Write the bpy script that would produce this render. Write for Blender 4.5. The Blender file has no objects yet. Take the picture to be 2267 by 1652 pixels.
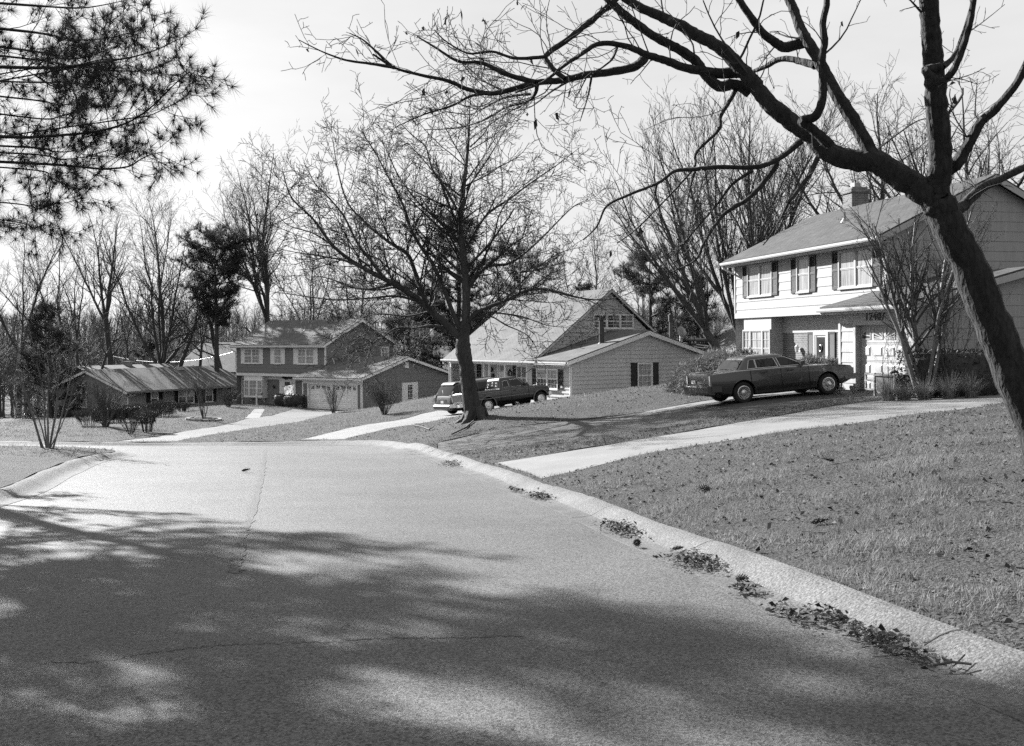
import bpy, bmesh, math, random
import numpy as np
from mathutils import Matrix, Vector, geometry
R = math.radians
S = bpy.context.scene
C = S.collection

# ------------------------------------------------------------------ camera
F, CXD, HY, ROLL = 2242.6, 1115.0, 753.6, 0.0068      # focal length, centre, horizon measured on a 2266 x 1652 grid
cam = bpy.data.cameras.new('camera')
cam.sensor_width = 36.0
cam.lens = 36.0 * F / 2266.0
cam.shift_x = (1133.0 - CXD) / 2266.0
cam.shift_y = -(826.0 - HY) / 2266.0
cam.clip_start = 0.1
cam.clip_end = 4000
co = bpy.data.objects.new('camera', cam)
C.objects.link(co)
co.matrix_world = Matrix.Rotation(R(90), 4, 'X') @ Matrix.Rotation(-ROLL, 4, 'Z')
S.camera = co

# ------------------------------------------------------------------ world, sun, exposure
SUN_AZ, SUN_EL = R(43), R(26.5)                         # azimuth is measured to the left of the view direction
w = bpy.data.worlds.new('World')
S.world = w
w.use_nodes = True
nt = w.node_tree
for n in list(nt.nodes): nt.nodes.remove(n)
sky = nt.nodes.new('ShaderNodeTexSky')
sky.sky_type = 'NISHITA'
sky.sun_disc = False
sky.sun_elevation = SUN_EL
sky.sun_rotation = -SUN_AZ
sky.air_density = 1.0
sky.dust_density = 2.5
sky.ozone_density = 1.0
bw = nt.nodes.new('ShaderNodeRGBToBW')
nt.links.new(sky.outputs[0], bw.inputs[0])
# thin cloud veil in the sky, drawn by view direction
tc = nt.nodes.new('ShaderNodeTexCoord')
mp = nt.nodes.new('ShaderNodeMapping'); mp.inputs['Scale'].default_value = (1.2, 1.2, 4.5)
nz = nt.nodes.new('ShaderNodeTexNoise'); nz.inputs['Scale'].default_value = 2.2; nz.inputs['Detail'].default_value = 6; nz.inputs['Roughness'].default_value = 0.55
mr = nt.nodes.new('ShaderNodeMapRange'); mr.inputs[1].default_value = 0.35; mr.inputs[2].default_value = 0.75; mr.inputs[3].default_value = 3.05; mr.inputs[4].default_value = 3.7
nt.links.new(tc.outputs['Generated'], mp.inputs[0]); nt.links.new(mp.outputs[0], nz.inputs['Vector']); nt.links.new(nz.outputs[0], mr.inputs[0])
ad = nt.nodes.new('ShaderNodeMath'); ad.operation = 'ADD'
sc = nt.nodes.new('ShaderNodeMath'); sc.operation = 'MULTIPLY'; sc.inputs[1].default_value = 0.13; nt.links.new(bw.outputs[0], sc.inputs[0]); mn = nt.nodes.new('ShaderNodeMath'); mn.operation = 'MINIMUM'; mn.inputs[1].default_value = 1.6; nt.links.new(sc.outputs[0], mn.inputs[0])
nt.links.new(mn.outputs[0], ad.inputs[0]); nt.links.new(mr.outputs[0], ad.inputs[1])
bg = nt.nodes.new('ShaderNodeBackground'); bg.inputs[1].default_value = 0.055
nt.links.new(ad.outputs[0], bg.inputs[0])
wo = nt.nodes.new('ShaderNodeOutputWorld'); nt.links.new(bg.outputs[0], wo.inputs[0])
sl = bpy.data.lights.new('sun', 'SUN')
sl.energy = 4.7; sl.angle = R(0.55); sl.color = (1, 1, 1)      # black-and-white photograph: neutral light
so = bpy.data.objects.new('sun', sl); C.objects.link(so)
SD = Vector((-math.sin(SUN_AZ) * math.cos(SUN_EL), math.cos(SUN_AZ) * math.cos(SUN_EL), math.sin(SUN_EL)))
so.rotation_euler = SD.to_track_quat('Z', 'Y').to_euler()
so.location = (-30, 25, 40)
S.view_settings.view_transform = 'Standard'; S.view_settings.look = 'None'
S.view_settings.gamma = 1.0; S.view_settings.use_curve_mapping = False
S.view_settings.exposure = 1.95
S.cycles.max_bounces = 6; S.cycles.diffuse_bounces = 3; S.cycles.glossy_bounces = 3
S.cycles.use_adaptive_sampling = True; S.cycles.adaptive_threshold = 0.02
S.cycles.use_denoising = False
S.render.film_transparent = False

# ------------------------------------------------------------------ materials (the photograph is monochrome: all greys)
def N(nt, t, **k):
    n = nt.nodes.new(t)
    for a, b in k.items():
        if isinstance(b, (int, float, tuple)) and a[0] == 'i' and a[1:].isdigit(): n.inputs[int(a[1:])].default_value = b
        else: setattr(n, a, b)
    return n
def g3(v): return (v, v, v, 1)
def mat(name, val, rough=0.8, var=0.15, scale=3.0, bump=0.0, bscale=40.0, spec=0.3, metal=0.0, fine=0.0, fscale=60.0, stretch=(1, 1, 1), streak=0.0, coat=0.0, trans=0.0):
    m = bpy.data.materials.new(name); m.use_nodes = True
    nt = m.node_tree; L = nt.links.new
    b = nt.nodes['Principled BSDF']
    b.inputs['Roughness'].default_value = rough
    b.inputs['Metallic'].default_value = metal
    b.inputs['Specular IOR Level'].default_value = spec
    if coat: b.inputs['Coat Weight'].default_value = coat; b.inputs['Coat Roughness'].default_value = 0.03
    t = N(nt, 'ShaderNodeTexCoord'); mp = N(nt, 'ShaderNodeMapping'); mp.inputs['Scale'].default_value = stretch
    L(t.outputs['Object'], mp.inputs[0])
    cur = None
    n1 = N(nt, 'ShaderNodeTexNoise'); n1.inputs['Scale'].default_value = scale; n1.inputs['Detail'].default_value = 5; n1.inputs['Roughness'].default_value = 0.6
    L(mp.outputs[0], n1.inputs['Vector'])
    r1 = N(nt, 'ShaderNodeMapRange'); r1.inputs[1].default_value = 0.25; r1.inputs[2].default_value = 0.75; r1.inputs[3].default_value = 1 - var; r1.inputs[4].default_value = 1 + var
    L(n1.outputs[0], r1.inputs[0]); cur = r1.outputs[0]
    if fine:
        n2 = N(nt, 'ShaderNodeTexNoise'); n2.inputs['Scale'].default_value = fscale; n2.inputs['Detail'].default_value = 3
        L(mp.outputs[0], n2.inputs['Vector'])
        r2 = N(nt, 'ShaderNodeMapRange'); r2.inputs[1].default_value = 0.3; r2.inputs[2].default_value = 0.7; r2.inputs[3].default_value = 1 - fine; r2.inputs[4].default_value = 1 + fine
        L(n2.outputs[0], r2.inputs[0])
        mu = N(nt, 'ShaderNodeMath', operation='MULTIPLY'); L(cur, mu.inputs[0]); L(r2.outputs[0], mu.inputs[1]); cur = mu.outputs[0]
    if streak:
        m2 = N(nt, 'ShaderNodeMapping'); m2.inputs['Scale'].default_value = (9, 9, 0.5)
        L(t.outputs['Object'], m2.inputs[0])
        n3 = N(nt, 'ShaderNodeTexNoise'); n3.inputs['Scale'].default_value = 1.6; n3.inputs['Detail'].default_value = 4
        L(m2.outputs[0], n3.inputs['Vector'])
        r3 = N(nt, 'ShaderNodeMapRange'); r3.inputs[1].default_value = 0.35; r3.inputs[2].default_value = 0.7; r3.inputs[3].default_value = 1 + streak * .4; r3.inputs[4].default_value = 1 - streak
        L(n3.outputs[0], r3.inputs[0])
        mu = N(nt, 'ShaderNodeMath', operation='MULTIPLY'); L(cur, mu.inputs[0]); L(r3.outputs[0], mu.inputs[1]); cur = mu.outputs[0]
    mv = N(nt, 'ShaderNodeMath', operation='MULTIPLY'); mv.inputs[1].default_value = val; L(cur, mv.inputs[0])
    L(mv.outputs[0], b.inputs['Base Color'])
    if bump:
        n4 = N(nt, 'ShaderNodeTexNoise'); n4.inputs['Scale'].default_value = bscale; n4.inputs['Detail'].default_value = 4
        L(mp.outputs[0], n4.inputs['Vector'])
        bp = N(nt, 'ShaderNodeBump'); bp.inputs['Strength'].default_value = bump; bp.inputs['Distance'].default_value = 0.09 if 'bark' in name else 0.02
        L(n4.outputs[0], bp.inputs['Height']); L(bp.outputs[0], b.inputs['Normal'])
    if trans:
        tr = N(nt, 'ShaderNodeBsdfTranslucent'); L(mv.outputs[0], tr.inputs[0])
        mx = N(nt, 'ShaderNodeMixShader'); mx.inputs[0].default_value = trans
        L(b.outputs[0], mx.inputs[1]); L(tr.outputs[0], mx.inputs[2])
        L(mx.outputs[0], nt.nodes['Material Output'].inputs[0])
    return m

def brick_mat(name, v1, v2, vm, scale, bw_, rh, mortar=0.012, rough=0.85, axis='xz', bump=0.4):
    m = bpy.data.materials.new(name); m.use_nodes = True
    nt = m.node_tree; L = nt.links.new; b = nt.nodes['Principled BSDF']
    b.inputs['Roughness'].default_value = rough; b.inputs['Specular IOR Level'].default_value = 0.2
    t = N(nt, 'ShaderNodeTexCoord'); sp = N(nt, 'ShaderNodeSeparateXYZ'); L(t.outputs['Object'], sp.inputs[0])
    cb = N(nt, 'ShaderNodeCombineXYZ')
    if axis == 'xz':
        s = N(nt, 'ShaderNodeMath', operation='ADD'); L(sp.outputs[0], s.inputs[0]); L(sp.outputs[1], s.inputs[1]); L(s.outputs[0], cb.inputs[0]); L(sp.outputs[2], cb.inputs[1])
    else:                       # roofs: courses follow the height
        L(sp.outputs[0 if axis == 'x' else 1], cb.inputs[0]); L(sp.outputs[2], cb.inputs[1])
    bt = N(nt, 'ShaderNodeTexBrick'); L(cb.outputs[0], bt.inputs[0])
    bt.inputs['Color1'].default_value = g3(v1); bt.inputs['Color2'].default_value = g3(v2); bt.inputs['Mortar'].default_value = g3(vm)
    bt.inputs['Scale'].default_value = scale; bt.inputs['Mortar Size'].default_value = mortar; bt.inputs['Brick Width'].default_value = bw_; bt.inputs['Row Height'].default_value = rh
    bt.inputs['Bias'].default_value = 0.0
    n1 = N(nt, 'ShaderNodeTexNoise'); n1.inputs['Scale'].default_value = 1.3; n1.inputs['Detail'].default_value = 6; L(t.outputs['Object'], n1.inputs['Vector'])
    r1 = N(nt, 'ShaderNodeMapRange'); r1.inputs[1].default_value = .3; r1.inputs[2].default_value = .7; r1.inputs[3].default_value = .78; r1.inputs[4].default_value = 1.2; L(n1.outputs[0], r1.inputs[0])
    mx = N(nt, 'ShaderNodeMix', data_type='RGBA', blend_type='MULTIPLY'); mx.inputs[0].default_value = 1.0
    L(bt.outputs['Color'], mx.inputs[6]); L(r1.outputs[0], mx.inputs[7]); L(mx.outputs[2], b.inputs['Base Color'])
    bp = N(nt, 'ShaderNodeBump'); bp.inputs['Strength'].default_value = bump; bp.inputs['Distance'].default_value = 0.015
    iv = N(nt, 'ShaderNodeMath', operation='SUBTRACT'); iv.inputs[0].default_value = 1; L(bt.outputs['Fac'], iv.inputs[1]); L(iv.outputs[0], bp.inputs['Height']); L(bp.outputs[0], b.inputs['Normal'])
    return m

def asphalt(name, val, seam=False, rough=0.68, contrast=0.5):
    m = bpy.data.materials.new(name); m.use_nodes = True
    nt = m.node_tree; L = nt.links.new; b = nt.nodes['Principled BSDF']
    b.inputs['Roughness'].default_value = rough; b.inputs['Specular IOR Level'].default_value = 0.24
    t = N(nt, 'ShaderNodeTexCoord')
    vo = N(nt, 'ShaderNodeTexVoronoi'); vo.inputs['Scale'].default_value = 75; L(t.outputs['Object'], vo.inputs['Vector'])
    bwn = N(nt, 'ShaderNodeRGBToBW'); L(vo.outputs['Color'], bwn.inputs[0])
    r0 = N(nt, 'ShaderNodeMapRange'); r0.inputs[3].default_value = 1 - contrast; r0.inputs[1].default_value = .15; r0.inputs[2].default_value = .8; r0.inputs[4].default_value = 1 + contrast; L(bwn.outputs[0], r0.inputs[0])
    n1 = N(nt, 'ShaderNodeTexNoise'); n1.inputs['Scale'].default_value = 0.4; n1.inputs['Detail'].default_value = 9; n1.inputs['Roughness'].default_value = .68; L(t.outputs['Object'], n1.inputs['Vector'])
    r1 = N(nt, 'ShaderNodeMapRange'); r1.inputs[1].default_value = .3; r1.inputs[2].default_value = .7; r1.inputs[3].default_value = .76; r1.inputs[4].default_value = 1.2; L(n1.outputs[0], r1.inputs[0])
    mu = N(nt, 'ShaderNodeMath', operation='MULTIPLY'); L(r0.outputs[0], mu.inputs[0]); L(r1.outputs[0], mu.inputs[1])
    mv = N(nt, 'ShaderNodeMath', operation='MULTIPLY'); mv.inputs[1].default_value = val; L(mu.outputs[0], mv.inputs[0])
    L(mv.outputs[0], b.inputs['Base Color'])
    n4 = N(nt, 'ShaderNodeTexNoise'); n4.inputs['Scale'].default_value = 110; n4.inputs['Detail'].default_value = 3; L(t.outputs['Object'], n4.inputs['Vector'])
    bp = N(nt, 'ShaderNodeBump'); bp.inputs['Strength'].default_value = .55; bp.inputs['Distance'].default_value = 0.012
    L(n4.outputs[0], bp.inputs['Height']); L(bp.outputs[0], b.inputs['Normal'])
    return m

def glass_mat(name, val, rough=0.04, spec=.6):
    m = bpy.data.materials.new(name); m.use_nodes = True
    nt = m.node_tree; L = nt.links.new; b = nt.nodes['Principled BSDF']
    b.inputs['Roughness'].default_value = rough; b.inputs['Specular IOR Level'].default_value = spec
    t = N(nt, 'ShaderNodeTexCoord'); mp = N(nt, 'ShaderNodeMapping'); mp.inputs['Scale'].default_value = (14, 14, 1.2); L(t.outputs['Object'], mp.inputs[0])
    n1 = N(nt, 'ShaderNodeTexNoise'); n1.inputs['Scale'].default_value = 1.0; n1.inputs['Detail'].default_value = 3; L(mp.outputs[0], n1.inputs['Vector'])
    r1 = N(nt, 'ShaderNodeMapRange'); r1.inputs[1].default_value = .3; r1.inputs[2].default_value = .7; r1.inputs[3].default_value = val * .6; r1.inputs[4].default_value = val * 1.25; L(n1.outputs[0], r1.inputs[0])
    L(r1.outputs[0], b.inputs['Base Color'])
    return m

M = dict(
    white=mat('white_paint', .78, .55, .05, 1.5, streak=.12), trim=mat('white_trim', .64, .5, .04), white_sunlit=mat('white_paint_sunlit', .31, .5, .05, 1.5, streak=.1), shingle_sunlit=mat('white_shingle_sunlit', .255, .7, .06, 1.2, bump=.12, bscale=30, streak=.12, stretch=(4, 4, 1)),  # white house colours set darker than the other whites to offset direct sun
    greys=mat('grey_shingle', .16, .8, .1, 1.2, bump=.12, bscale=30, streak=.1, stretch=(4, 4, 1)), tan=mat('tan_siding', .44, .75, .07, 1.0, streak=.1), ranch=mat('ranch_siding', .2, .75, .08, 1.0),
    black=mat('black_shutter', .022, .5, .1), dark=mat('dark_trim', .04, .6, .1), metal=mat('grey_metal', .25, .4, .1, metal=.5), stone=mat('brown_stone', .22, .85, .3, 3.0, bump=.6, bscale=9),
    roofx=brick_mat('roof_shingles_a', .10, .13, .055, 1.0, .32, .07, .010, axis='x', bump=.6), roofd=brick_mat('roof_shingles_b', .055, .075, .03, 1.0, .32, .07, .010, axis='x', bump=.6), roofl=brick_mat('roof_shingles_c', .105, .13, .06, 1.0, .32, .06, .010, axis='x', bump=.6),
    brick=brick_mat('brick', .085, .14, .23, 1.0, .21, .075, .012, axis='xz'),
    curtain=glass_mat('curtain_glass', .30), blind=glass_mat('blind_glass', .26, .12), pane=glass_mat('dark_glass', .035), carglass=glass_mat('car_glass', .015, .02, spec=.35),
    concrete=mat('concrete', .145, .8, .16, .8, bump=.25, bscale=60, fine=.12, fscale=50), gutter=mat('gutter_concrete', .075, .85, .4, 1.8, bump=.6, bscale=45, fine=.5, fscale=45), kerb=mat('kerb_concrete', .105, .85, .3, 1.6, bump=.8, bscale=45, fine=.5, fscale=42),
    road=asphalt('road_asphalt', .075, contrast=.6), drive=asphalt('driveway_asphalt', .05, contrast=.3), drive2=asphalt('driveway_worn', .11, contrast=.3), drive3=asphalt('driveway_pale', .16, contrast=.2),
    bark=mat('bark', .05, .9, .4, 2.5, bump=1.0, bscale=16, stretch=(1, 1, .25), fine=.3, fscale=18), barkd=mat('dark_bark', .018, .9, .5, 7.0, bump=1.0, bscale=20, stretch=(1, 1, .3), fine=.4, fscale=26), barkp=mat('pale_bark', .08, .85, .3, 4.0), barkm=mat('smooth_bark', .12, .7, .3, 4.0, bump=.2, bscale=14),
    twig=mat('twig', .055, .85, .3, 2.0), twigd=mat('dark_twig', .03, .85, .3, 2.0), twigp=mat('pale_twig', .07, .85, .3, 2.0), needle=mat('pine_needles', .05, .6, .5, 3.0, trans=.25), needled=mat('evergreen_needles', .065, .7, .5, 2.0, trans=.3),
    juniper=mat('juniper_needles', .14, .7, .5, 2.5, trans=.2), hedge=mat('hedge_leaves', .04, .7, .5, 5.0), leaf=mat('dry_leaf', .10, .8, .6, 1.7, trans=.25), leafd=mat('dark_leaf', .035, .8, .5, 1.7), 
    blade=mat('grass_blade', .165, .75, .5, 1.0, fine=.45, fscale=9, trans=.4),  # colour lightened to stand for sunlit blade tips
    bumper=mat('bumper_rubber', .05, .5, .05), cardark=mat('dark_car_paint', .028, .32, .03, coat=.6, spec=.5), cartruck=mat('truck_paint', .016, .35, .03, coat=.35, spec=.5), cartop=mat('grey_car_paint', .022, .35, .03, coat=.4, spec=.5), chrome=mat('chrome', .7, .12, .02, metal=1.0), tyre=mat('tyre_rubber', .015, .8, .1), rim=mat('wheel_cover', .55, .25, .1, metal=.8), plate=mat('licence_plate', .5, .4, .05), lampm=mat('lamp_lens', .12, .1, .05, coat=.8), plastic=mat('grey_plastic', .09, .55, .05), berry=mat('dry_seed', .05, .8, .3), under=mat('underbody', .01, .9, .1),
)
def grass_mat(name, v, bump=.9):
    m = bpy.data.materials.new(name); m.use_nodes = True
    nt = m.node_tree; L = nt.links.new; b = nt.nodes['Principled BSDF']
    b.inputs['Roughness'].default_value = .9; b.inputs['Specular IOR Level'].default_value = .15
    t = N(nt, 'ShaderNodeTexCoord')
    cur = None
    for sc, a, c in ((.35, .84, 1.16), (2.2, .8, 1.2), (14, .72, 1.28), (55, .62, 1.38)):
        n1 = N(nt, 'ShaderNodeTexNoise'); n1.inputs['Scale'].default_value = sc; n1.inputs['Detail'].default_value = 4; n1.inputs['Roughness'].default_value = .6; L(t.outputs['Object'], n1.inputs['Vector'])
        r1 = N(nt, 'ShaderNodeMapRange'); r1.inputs[1].default_value = .3; r1.inputs[2].default_value = .7; r1.inputs[3].default_value = a; r1.inputs[4].default_value = c; L(n1.outputs[0], r1.inputs[0])
        if cur is None: cur = r1.outputs[0]
        else:
            mu = N(nt, 'ShaderNodeMath', operation='MULTIPLY'); L(cur, mu.inputs[0]); L(r1.outputs[0], mu.inputs[1]); cur = mu.outputs[0]
    mv = N(nt, 'ShaderNodeMath', operation='MULTIPLY'); mv.inputs[1].default_value = v; L(cur, mv.inputs[0]); L(mv.outputs[0], b.inputs['Base Color'])
    n4 = N(nt, 'ShaderNodeTexNoise'); n4.inputs['Scale'].default_value = 26; n4.inputs['Detail'].default_value = 5; L(t.outputs['Object'], n4.inputs['Vector'])
    bp = N(nt, 'ShaderNodeBump'); bp.inputs['Strength'].default_value = bump; bp.inputs['Distance'].default_value = .06; L(n4.outputs[0], bp.inputs['Height']); L(bp.outputs[0], b.inputs['Normal'])
    return m
M['grass'] = grass_mat('lawn_grass', .048)  # soil colour darkened to stand for shade between the blades
M['forest'] = grass_mat('forest_floor', .04)

# ------------------------------------------------------------------ mesh helpers
def tag(o, label=None, cat=None, group=None, kind=None):
    if label: o['label'] = label
    if cat: o['category'] = cat
    if group: o['group'] = group
    if kind: o['kind'] = kind
    return o
def empty(name, loc=(0, 0, 0), rz=0.0):
    o = bpy.data.objects.new(name, None); C.objects.link(o); o.location = loc; o.rotation_euler = (0, 0, rz); o.empty_display_size = .3
    return o
def link(name, me, m, parent=None, smooth=None):
    o = bpy.data.objects.new(name, me); C.objects.link(o)
    if m is not None:
        for mm in (m if isinstance(m, (list, tuple)) else [m]): me.materials.append(mm)
    if parent: o.parent = parent
    if smooth is not None:
        me.shade_smooth()
        if smooth < 179: me.set_sharp_from_angle(angle=R(smooth))
    return o
def np_mesh(name, V, Fq, k=4):
    V = np.asarray(V, np.float32).reshape(-1, 3); Fq = np.asarray(Fq, np.int32).reshape(-1, k)
    me = bpy.data.meshes.new(name)
    me.vertices.add(len(V)); me.vertices.foreach_set('co', V.ravel())
    me.loops.add(Fq.size); me.loops.foreach_set('vertex_index', Fq.ravel())
    me.polygons.add(len(Fq)); me.polygons.foreach_set('loop_start', np.arange(0, Fq.size, k, dtype=np.int32))
    me.update(calc_edges=True)
    return me
class MB:
    def __init__(s): s.v = []; s.f = []; s.m = []
    def add(s, vs, fs, mi=0):
        b = len(s.v); s.v += [tuple(v) for v in vs]
        for f in fs: s.f.append(tuple(b + i for i in f)); s.m.append(mi)
        return s
    def quad(s, a, b, c, d, mi=0): return s.add([a, b, c, d], [(0, 1, 2, 3)], mi)
    def box(s, x0, x1, y0, y1, z0, z1, mi=0, t=None):
        vs = [(x, y, z) for z in (z0, z1) for y in (y0, y1) for x in (x0, x1)]
        if t: vs = [t(*v) for v in vs]
        return s.add(vs, [(0, 2, 3, 1), (4, 5, 7, 6), (0, 1, 5, 4), (2, 6, 7, 3), (0, 4, 6, 2), (1, 3, 7, 5)], mi)
    def prism(s, poly, y0, y1, ax='y', mi=0, t=None):        # poly of (a, b); extruded along the third axis
        n = len(poly)
        f = {'y': lambda a, b, c: (a, c, b), 'x': lambda a, b, c: (c, a, b), 'z': lambda a, b, c: (a, b, c)}[ax]
        vs = [f(a, b, y0) for a, b in poly] + [f(a, b, y1) for a, b in poly]
        if t: vs = [t(*v) for v in vs]
        return s.add(vs, [tuple(range(n)), tuple(range(2 * n - 1, n - 1, -1))] + [(i, i + n, (i + 1) % n + n, (i + 1) % n) for i in range(n)], mi)
    def tube(s, pts, rad, k=8, mi=0, caps=True):
        pts = [Vector(p) for p in pts]; n = len(pts); rad = rad if isinstance(rad, (list, tuple)) else [rad] * n
        b = len(s.v)
        for i, p in enumerate(pts):
            d = (pts[min(i + 1, n - 1)] - pts[max(i - 1, 0)]).normalized()
            u = d.cross(Vector((0, 0, 1)) if abs(d.z) < .9 else Vector((1, 0, 0))).normalized(); v = d.cross(u)
            for j in range(k):
                a = 2 * math.pi * j / k; q = p + rad[i] * (math.cos(a) * u + math.sin(a) * v); s.v.append(tuple(q))
        for i in range(n - 1):
            for j in range(k):
                s.f.append((b + i * k + j, b + i * k + (j + 1) % k, b + (i + 1) * k + (j + 1) % k, b + (i + 1) * k + j)); s.m.append(mi)
        if caps:
            s.f.append(tuple(b + j for j in range(k))[::-1]); s.m.append(mi)
            s.f.append(tuple(b + (n - 1) * k + j for j in range(k))); s.m.append(mi)
        return s
    def lathe(s, prof, c=(0, 0, 0), k=20, ax='z', mi=0):
        b = len(s.v); n = len(prof)
        for r, h in prof:
            for j in range(k):
                a = 2 * math.pi * j / k; x, y = r * math.cos(a), r * math.sin(a)
                s.v.append((c[0] + x, c[1] + y, c[2] + h) if ax == 'z' else ((c[0] + x, c[1] + h, c[2] + y) if ax == 'y' else (c[0] + h, c[1] + x, c[2] + y)))
        for i in range(n - 1):
            for j in range(k): s.f.append((b + i * k + j, b + i * k + (j + 1) % k, b + (i + 1) * k + (j + 1) % k, b + (i + 1) * k + j)); s.m.append(mi)
        return s
    def mesh(s, name):
        me = bpy.data.meshes.new(name); me.from_pydata(s.v, [], s.f)
        if any(s.m): me.polygons.foreach_set('material_index', s.m)
        me.update(); bm = bmesh.new(); bm.from_mesh(me); bmesh.ops.recalc_face_normals(bm, faces=bm.faces); bm.to_mesh(me); bm.free()
        return me
    def build(s, name, m, parent=None, smooth=None): return link(name, s.mesh(name), m, parent, smooth)

# ------------------------------------------------------------------ where a point of the photograph lies
def ray(px, py):
    du, dv = px - CXD, -(py - HY); c, s_ = math.cos(ROLL), math.sin(ROLL)
    return np.array([(du * c + dv * s_) / F, 1.0, (-du * s_ + dv * c) / F])
def P(px, py, d): return ray(px, py) * d
# ------------------------------------------------------------------ terrain
def road_z(y): return -1.6 - 0.061 * y
ctl = []
for y in (-12, -6, 0, 6, 12, 18, 24, 30, 34):
    xr = 2.24 - .208 * (y - 6.8); xl = -8.5 - .225 * (y - 18.7)
    for t in (0, .5, 1): ctl.append((xl + (xr - xl) * t, y, road_z(y)))
    if y < 34:
        for s_, h in ((.6, 0.02), (3, .40), (6.5, .88), (11, 1.3), (17, 1.6), (26, 1.7)):
            if y < 26: ctl.append((xr + s_, y, road_z(y) + h))
    for s_, h in ((.6, 0.02), (3, .25), (8, .6)):
        if y < 26: ctl.append((xl - s_, y, road_z(y) + h))
def cp(*a):
    for px, py, d in a: ctl.append(tuple(P(px, py, d)))
# far kerb of the bend, then lawns and drives beyond it
cp((99, 984, 43), (374, 988, 43), (499, 986, 42.5), (666, 984, 42), (766, 983, 41), (828, 988, 39), (886, 994, 36.5), (290, 1008, 31.5), (97, 995, 34.5))
ctl += [(-30, 44, -4.55), (-45, 45, -4.7), (-30, 36, -4.3), (-45, 37, -4.5)]
cp((130, 950, 52), (300, 938, 58), (455, 930, 62), (560, 905, 76), (683, 913, 76), (534, 899, 82), (450, 955, 52), (600, 940, 60), (740, 921, 66), (851, 924, 60), (980, 878, 66), (960, 930, 49), (830, 950, 46))
cp((1030, 924, 49), (1110, 914, 48.2), (1160, 904.5, 48.6), (1215, 894, 49), (1150, 909, 52.2), (1040, 934, 38), (960, 972, 36), (1277, 884, 47.5), (1400, 866, 45), (1500, 856, 44), (1300, 930, 34), (1150, 905, 44))
cp((1645, 898.6, 30.5), (1841, 879, 31.5), (1896, 866, 33), (1200, 975, 29.5), (970, 1012, 29), (1400, 945, 30), (2134, 900, 24), (1540, 980, 22.5), (1940, 893, 27.5))
ctl += [(11.8, 29.1, -1.80), (10, 38, -1.85), (9.5, 43, -1.95), (13, 36, -1.7), (20, 33, -1.4), (25, 45, -1.7), (22, 22, -1.0), (35, 30, -.9), (30, 8, -.3), (40, 60, -2.0), (14, 52, -2.5)]
# houses stand on their own levels
ctl += [(3.5, 53, -3.25), (-3, 64, -3.5), (8, 58, -3.0), (12, 62, -2.75), (0, 75, -4.2), (-10.6, 75.5, -5.25), (-15, 79, -5.3), (-19.5, 82, -5.35), (-5, 88, -5.2), (-24, 90, -5.7), (-31.7, 85, -6.35), (-25.5, 96, -6.3), (-42, 88, -6.6), (-36, 75, -6.1), (-45, 62, -5.6), (-60, 80, -7.2)]
for x in (-120, -60, -20, 20, 60, 120):
    ctl += [(x, 125, -9.5 + .01 * x), (x, 180, -12.5), (x * 1.6, 250, -10), (x * 2.2, 330, -3.0), (x * 3, 480, 3.0)]
ctl += [(-60, 30, -3.2), (-60, 0, -.6), (-40, -30, .4), (0, -30, .2), (60, 0, .8), (60, 60, -1.5), (80, 90, -4)]
ctl = np.array(ctl, float)
_sc = 20.0
def _k(d2):
    r2 = d2 / (_sc * _sc); return np.where(r2 > 1e-12, .5 * r2 * np.log(np.maximum(r2, 1e-12)), 0.0)
_n = len(ctl); _A = np.zeros((_n + 3, _n + 3)); _xy = ctl[:, :2]
_A[:_n, :_n] = _k(((_xy[:, None] - _xy[None]) ** 2).sum(-1)) + np.eye(_n) * .0015
_A[:_n, _n] = 1; _A[:_n, _n + 1:] = _xy / _sc; _A[_n:, :_n] = _A[:_n, _n:].T
_w = np.linalg.solve(_A, np.concatenate([ctl[:, 2], np.zeros(3)]))
def gz(x, y):
    q = np.stack([np.atleast_1d(np.asarray(x, float)).ravel(), np.atleast_1d(np.asarray(y, float)).ravel()], 1); out = np.empty(len(q))
    for i in range(0, len(q), 4000):
        b = q[i:i + 4000]; out[i:i + 4000] = _k(((b[:, None] - _xy[None]) ** 2).sum(-1)) @ _w[:_n] + _w[_n] + (b / _sc) @ _w[_n + 1:]
    return out
def gz1(x, y): return float(gz(x, y)[0])
def G(px, py, lo=3.5, hi=130.0):                     # the point of the ground seen at a place of the photograph
    r = ray(px, py); t = np.concatenate([np.arange(lo, 50, .1), np.arange(50, hi, .25)])
    s_ = r[2] * t - gz(r[0] * t, t); i = int(np.argmax(s_ < 0)) if (s_ < 0).any() else len(t) - 1
    if i > 0 and s_[i] < 0: tt = t[i - 1] + (t[i] - t[i - 1]) * s_[i - 1] / (s_[i - 1] - s_[i])
    else: tt = t[i]
    return np.array([r[0] * tt, tt, gz1(r[0] * tt, tt)])
def GX(*pts): return [tuple(G(a, b)[:2]) for a, b in pts]
def catmull(pts, n=6, closed=False):
    pts = [np.array(p, float) for p in pts]; out = []; m = len(pts)
    rng_ = range(m if closed else m - 1)
    for i in rng_:
        p0, p1, p2, p3 = (pts[(i + k) % m] if closed else pts[min(max(i + k, 0), m - 1)] for k in (-1, 0, 1, 2))
        for j in range(n):
            t = j / n; out.append(.5 * (2 * p1 + (p2 - p0) * t + (2 * p0 - 5 * p1 + 4 * p2 - p3) * t * t + (3 * p1 - p0 - 3 * p2 + p3) * t ** 3))
    if not closed: out.append(pts[-1])
    return [tuple(p) for p in out]
def offset(pts, d):                                  # to the right of the walking direction
    pts = np.array(pts); t = np.gradient(pts, axis=0); t /= np.linalg.norm(t, axis=1)[:, None]
    return [tuple(p) for p in pts + d * np.stack([t[:, 1], -t[:, 0]], 1)]
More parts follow.
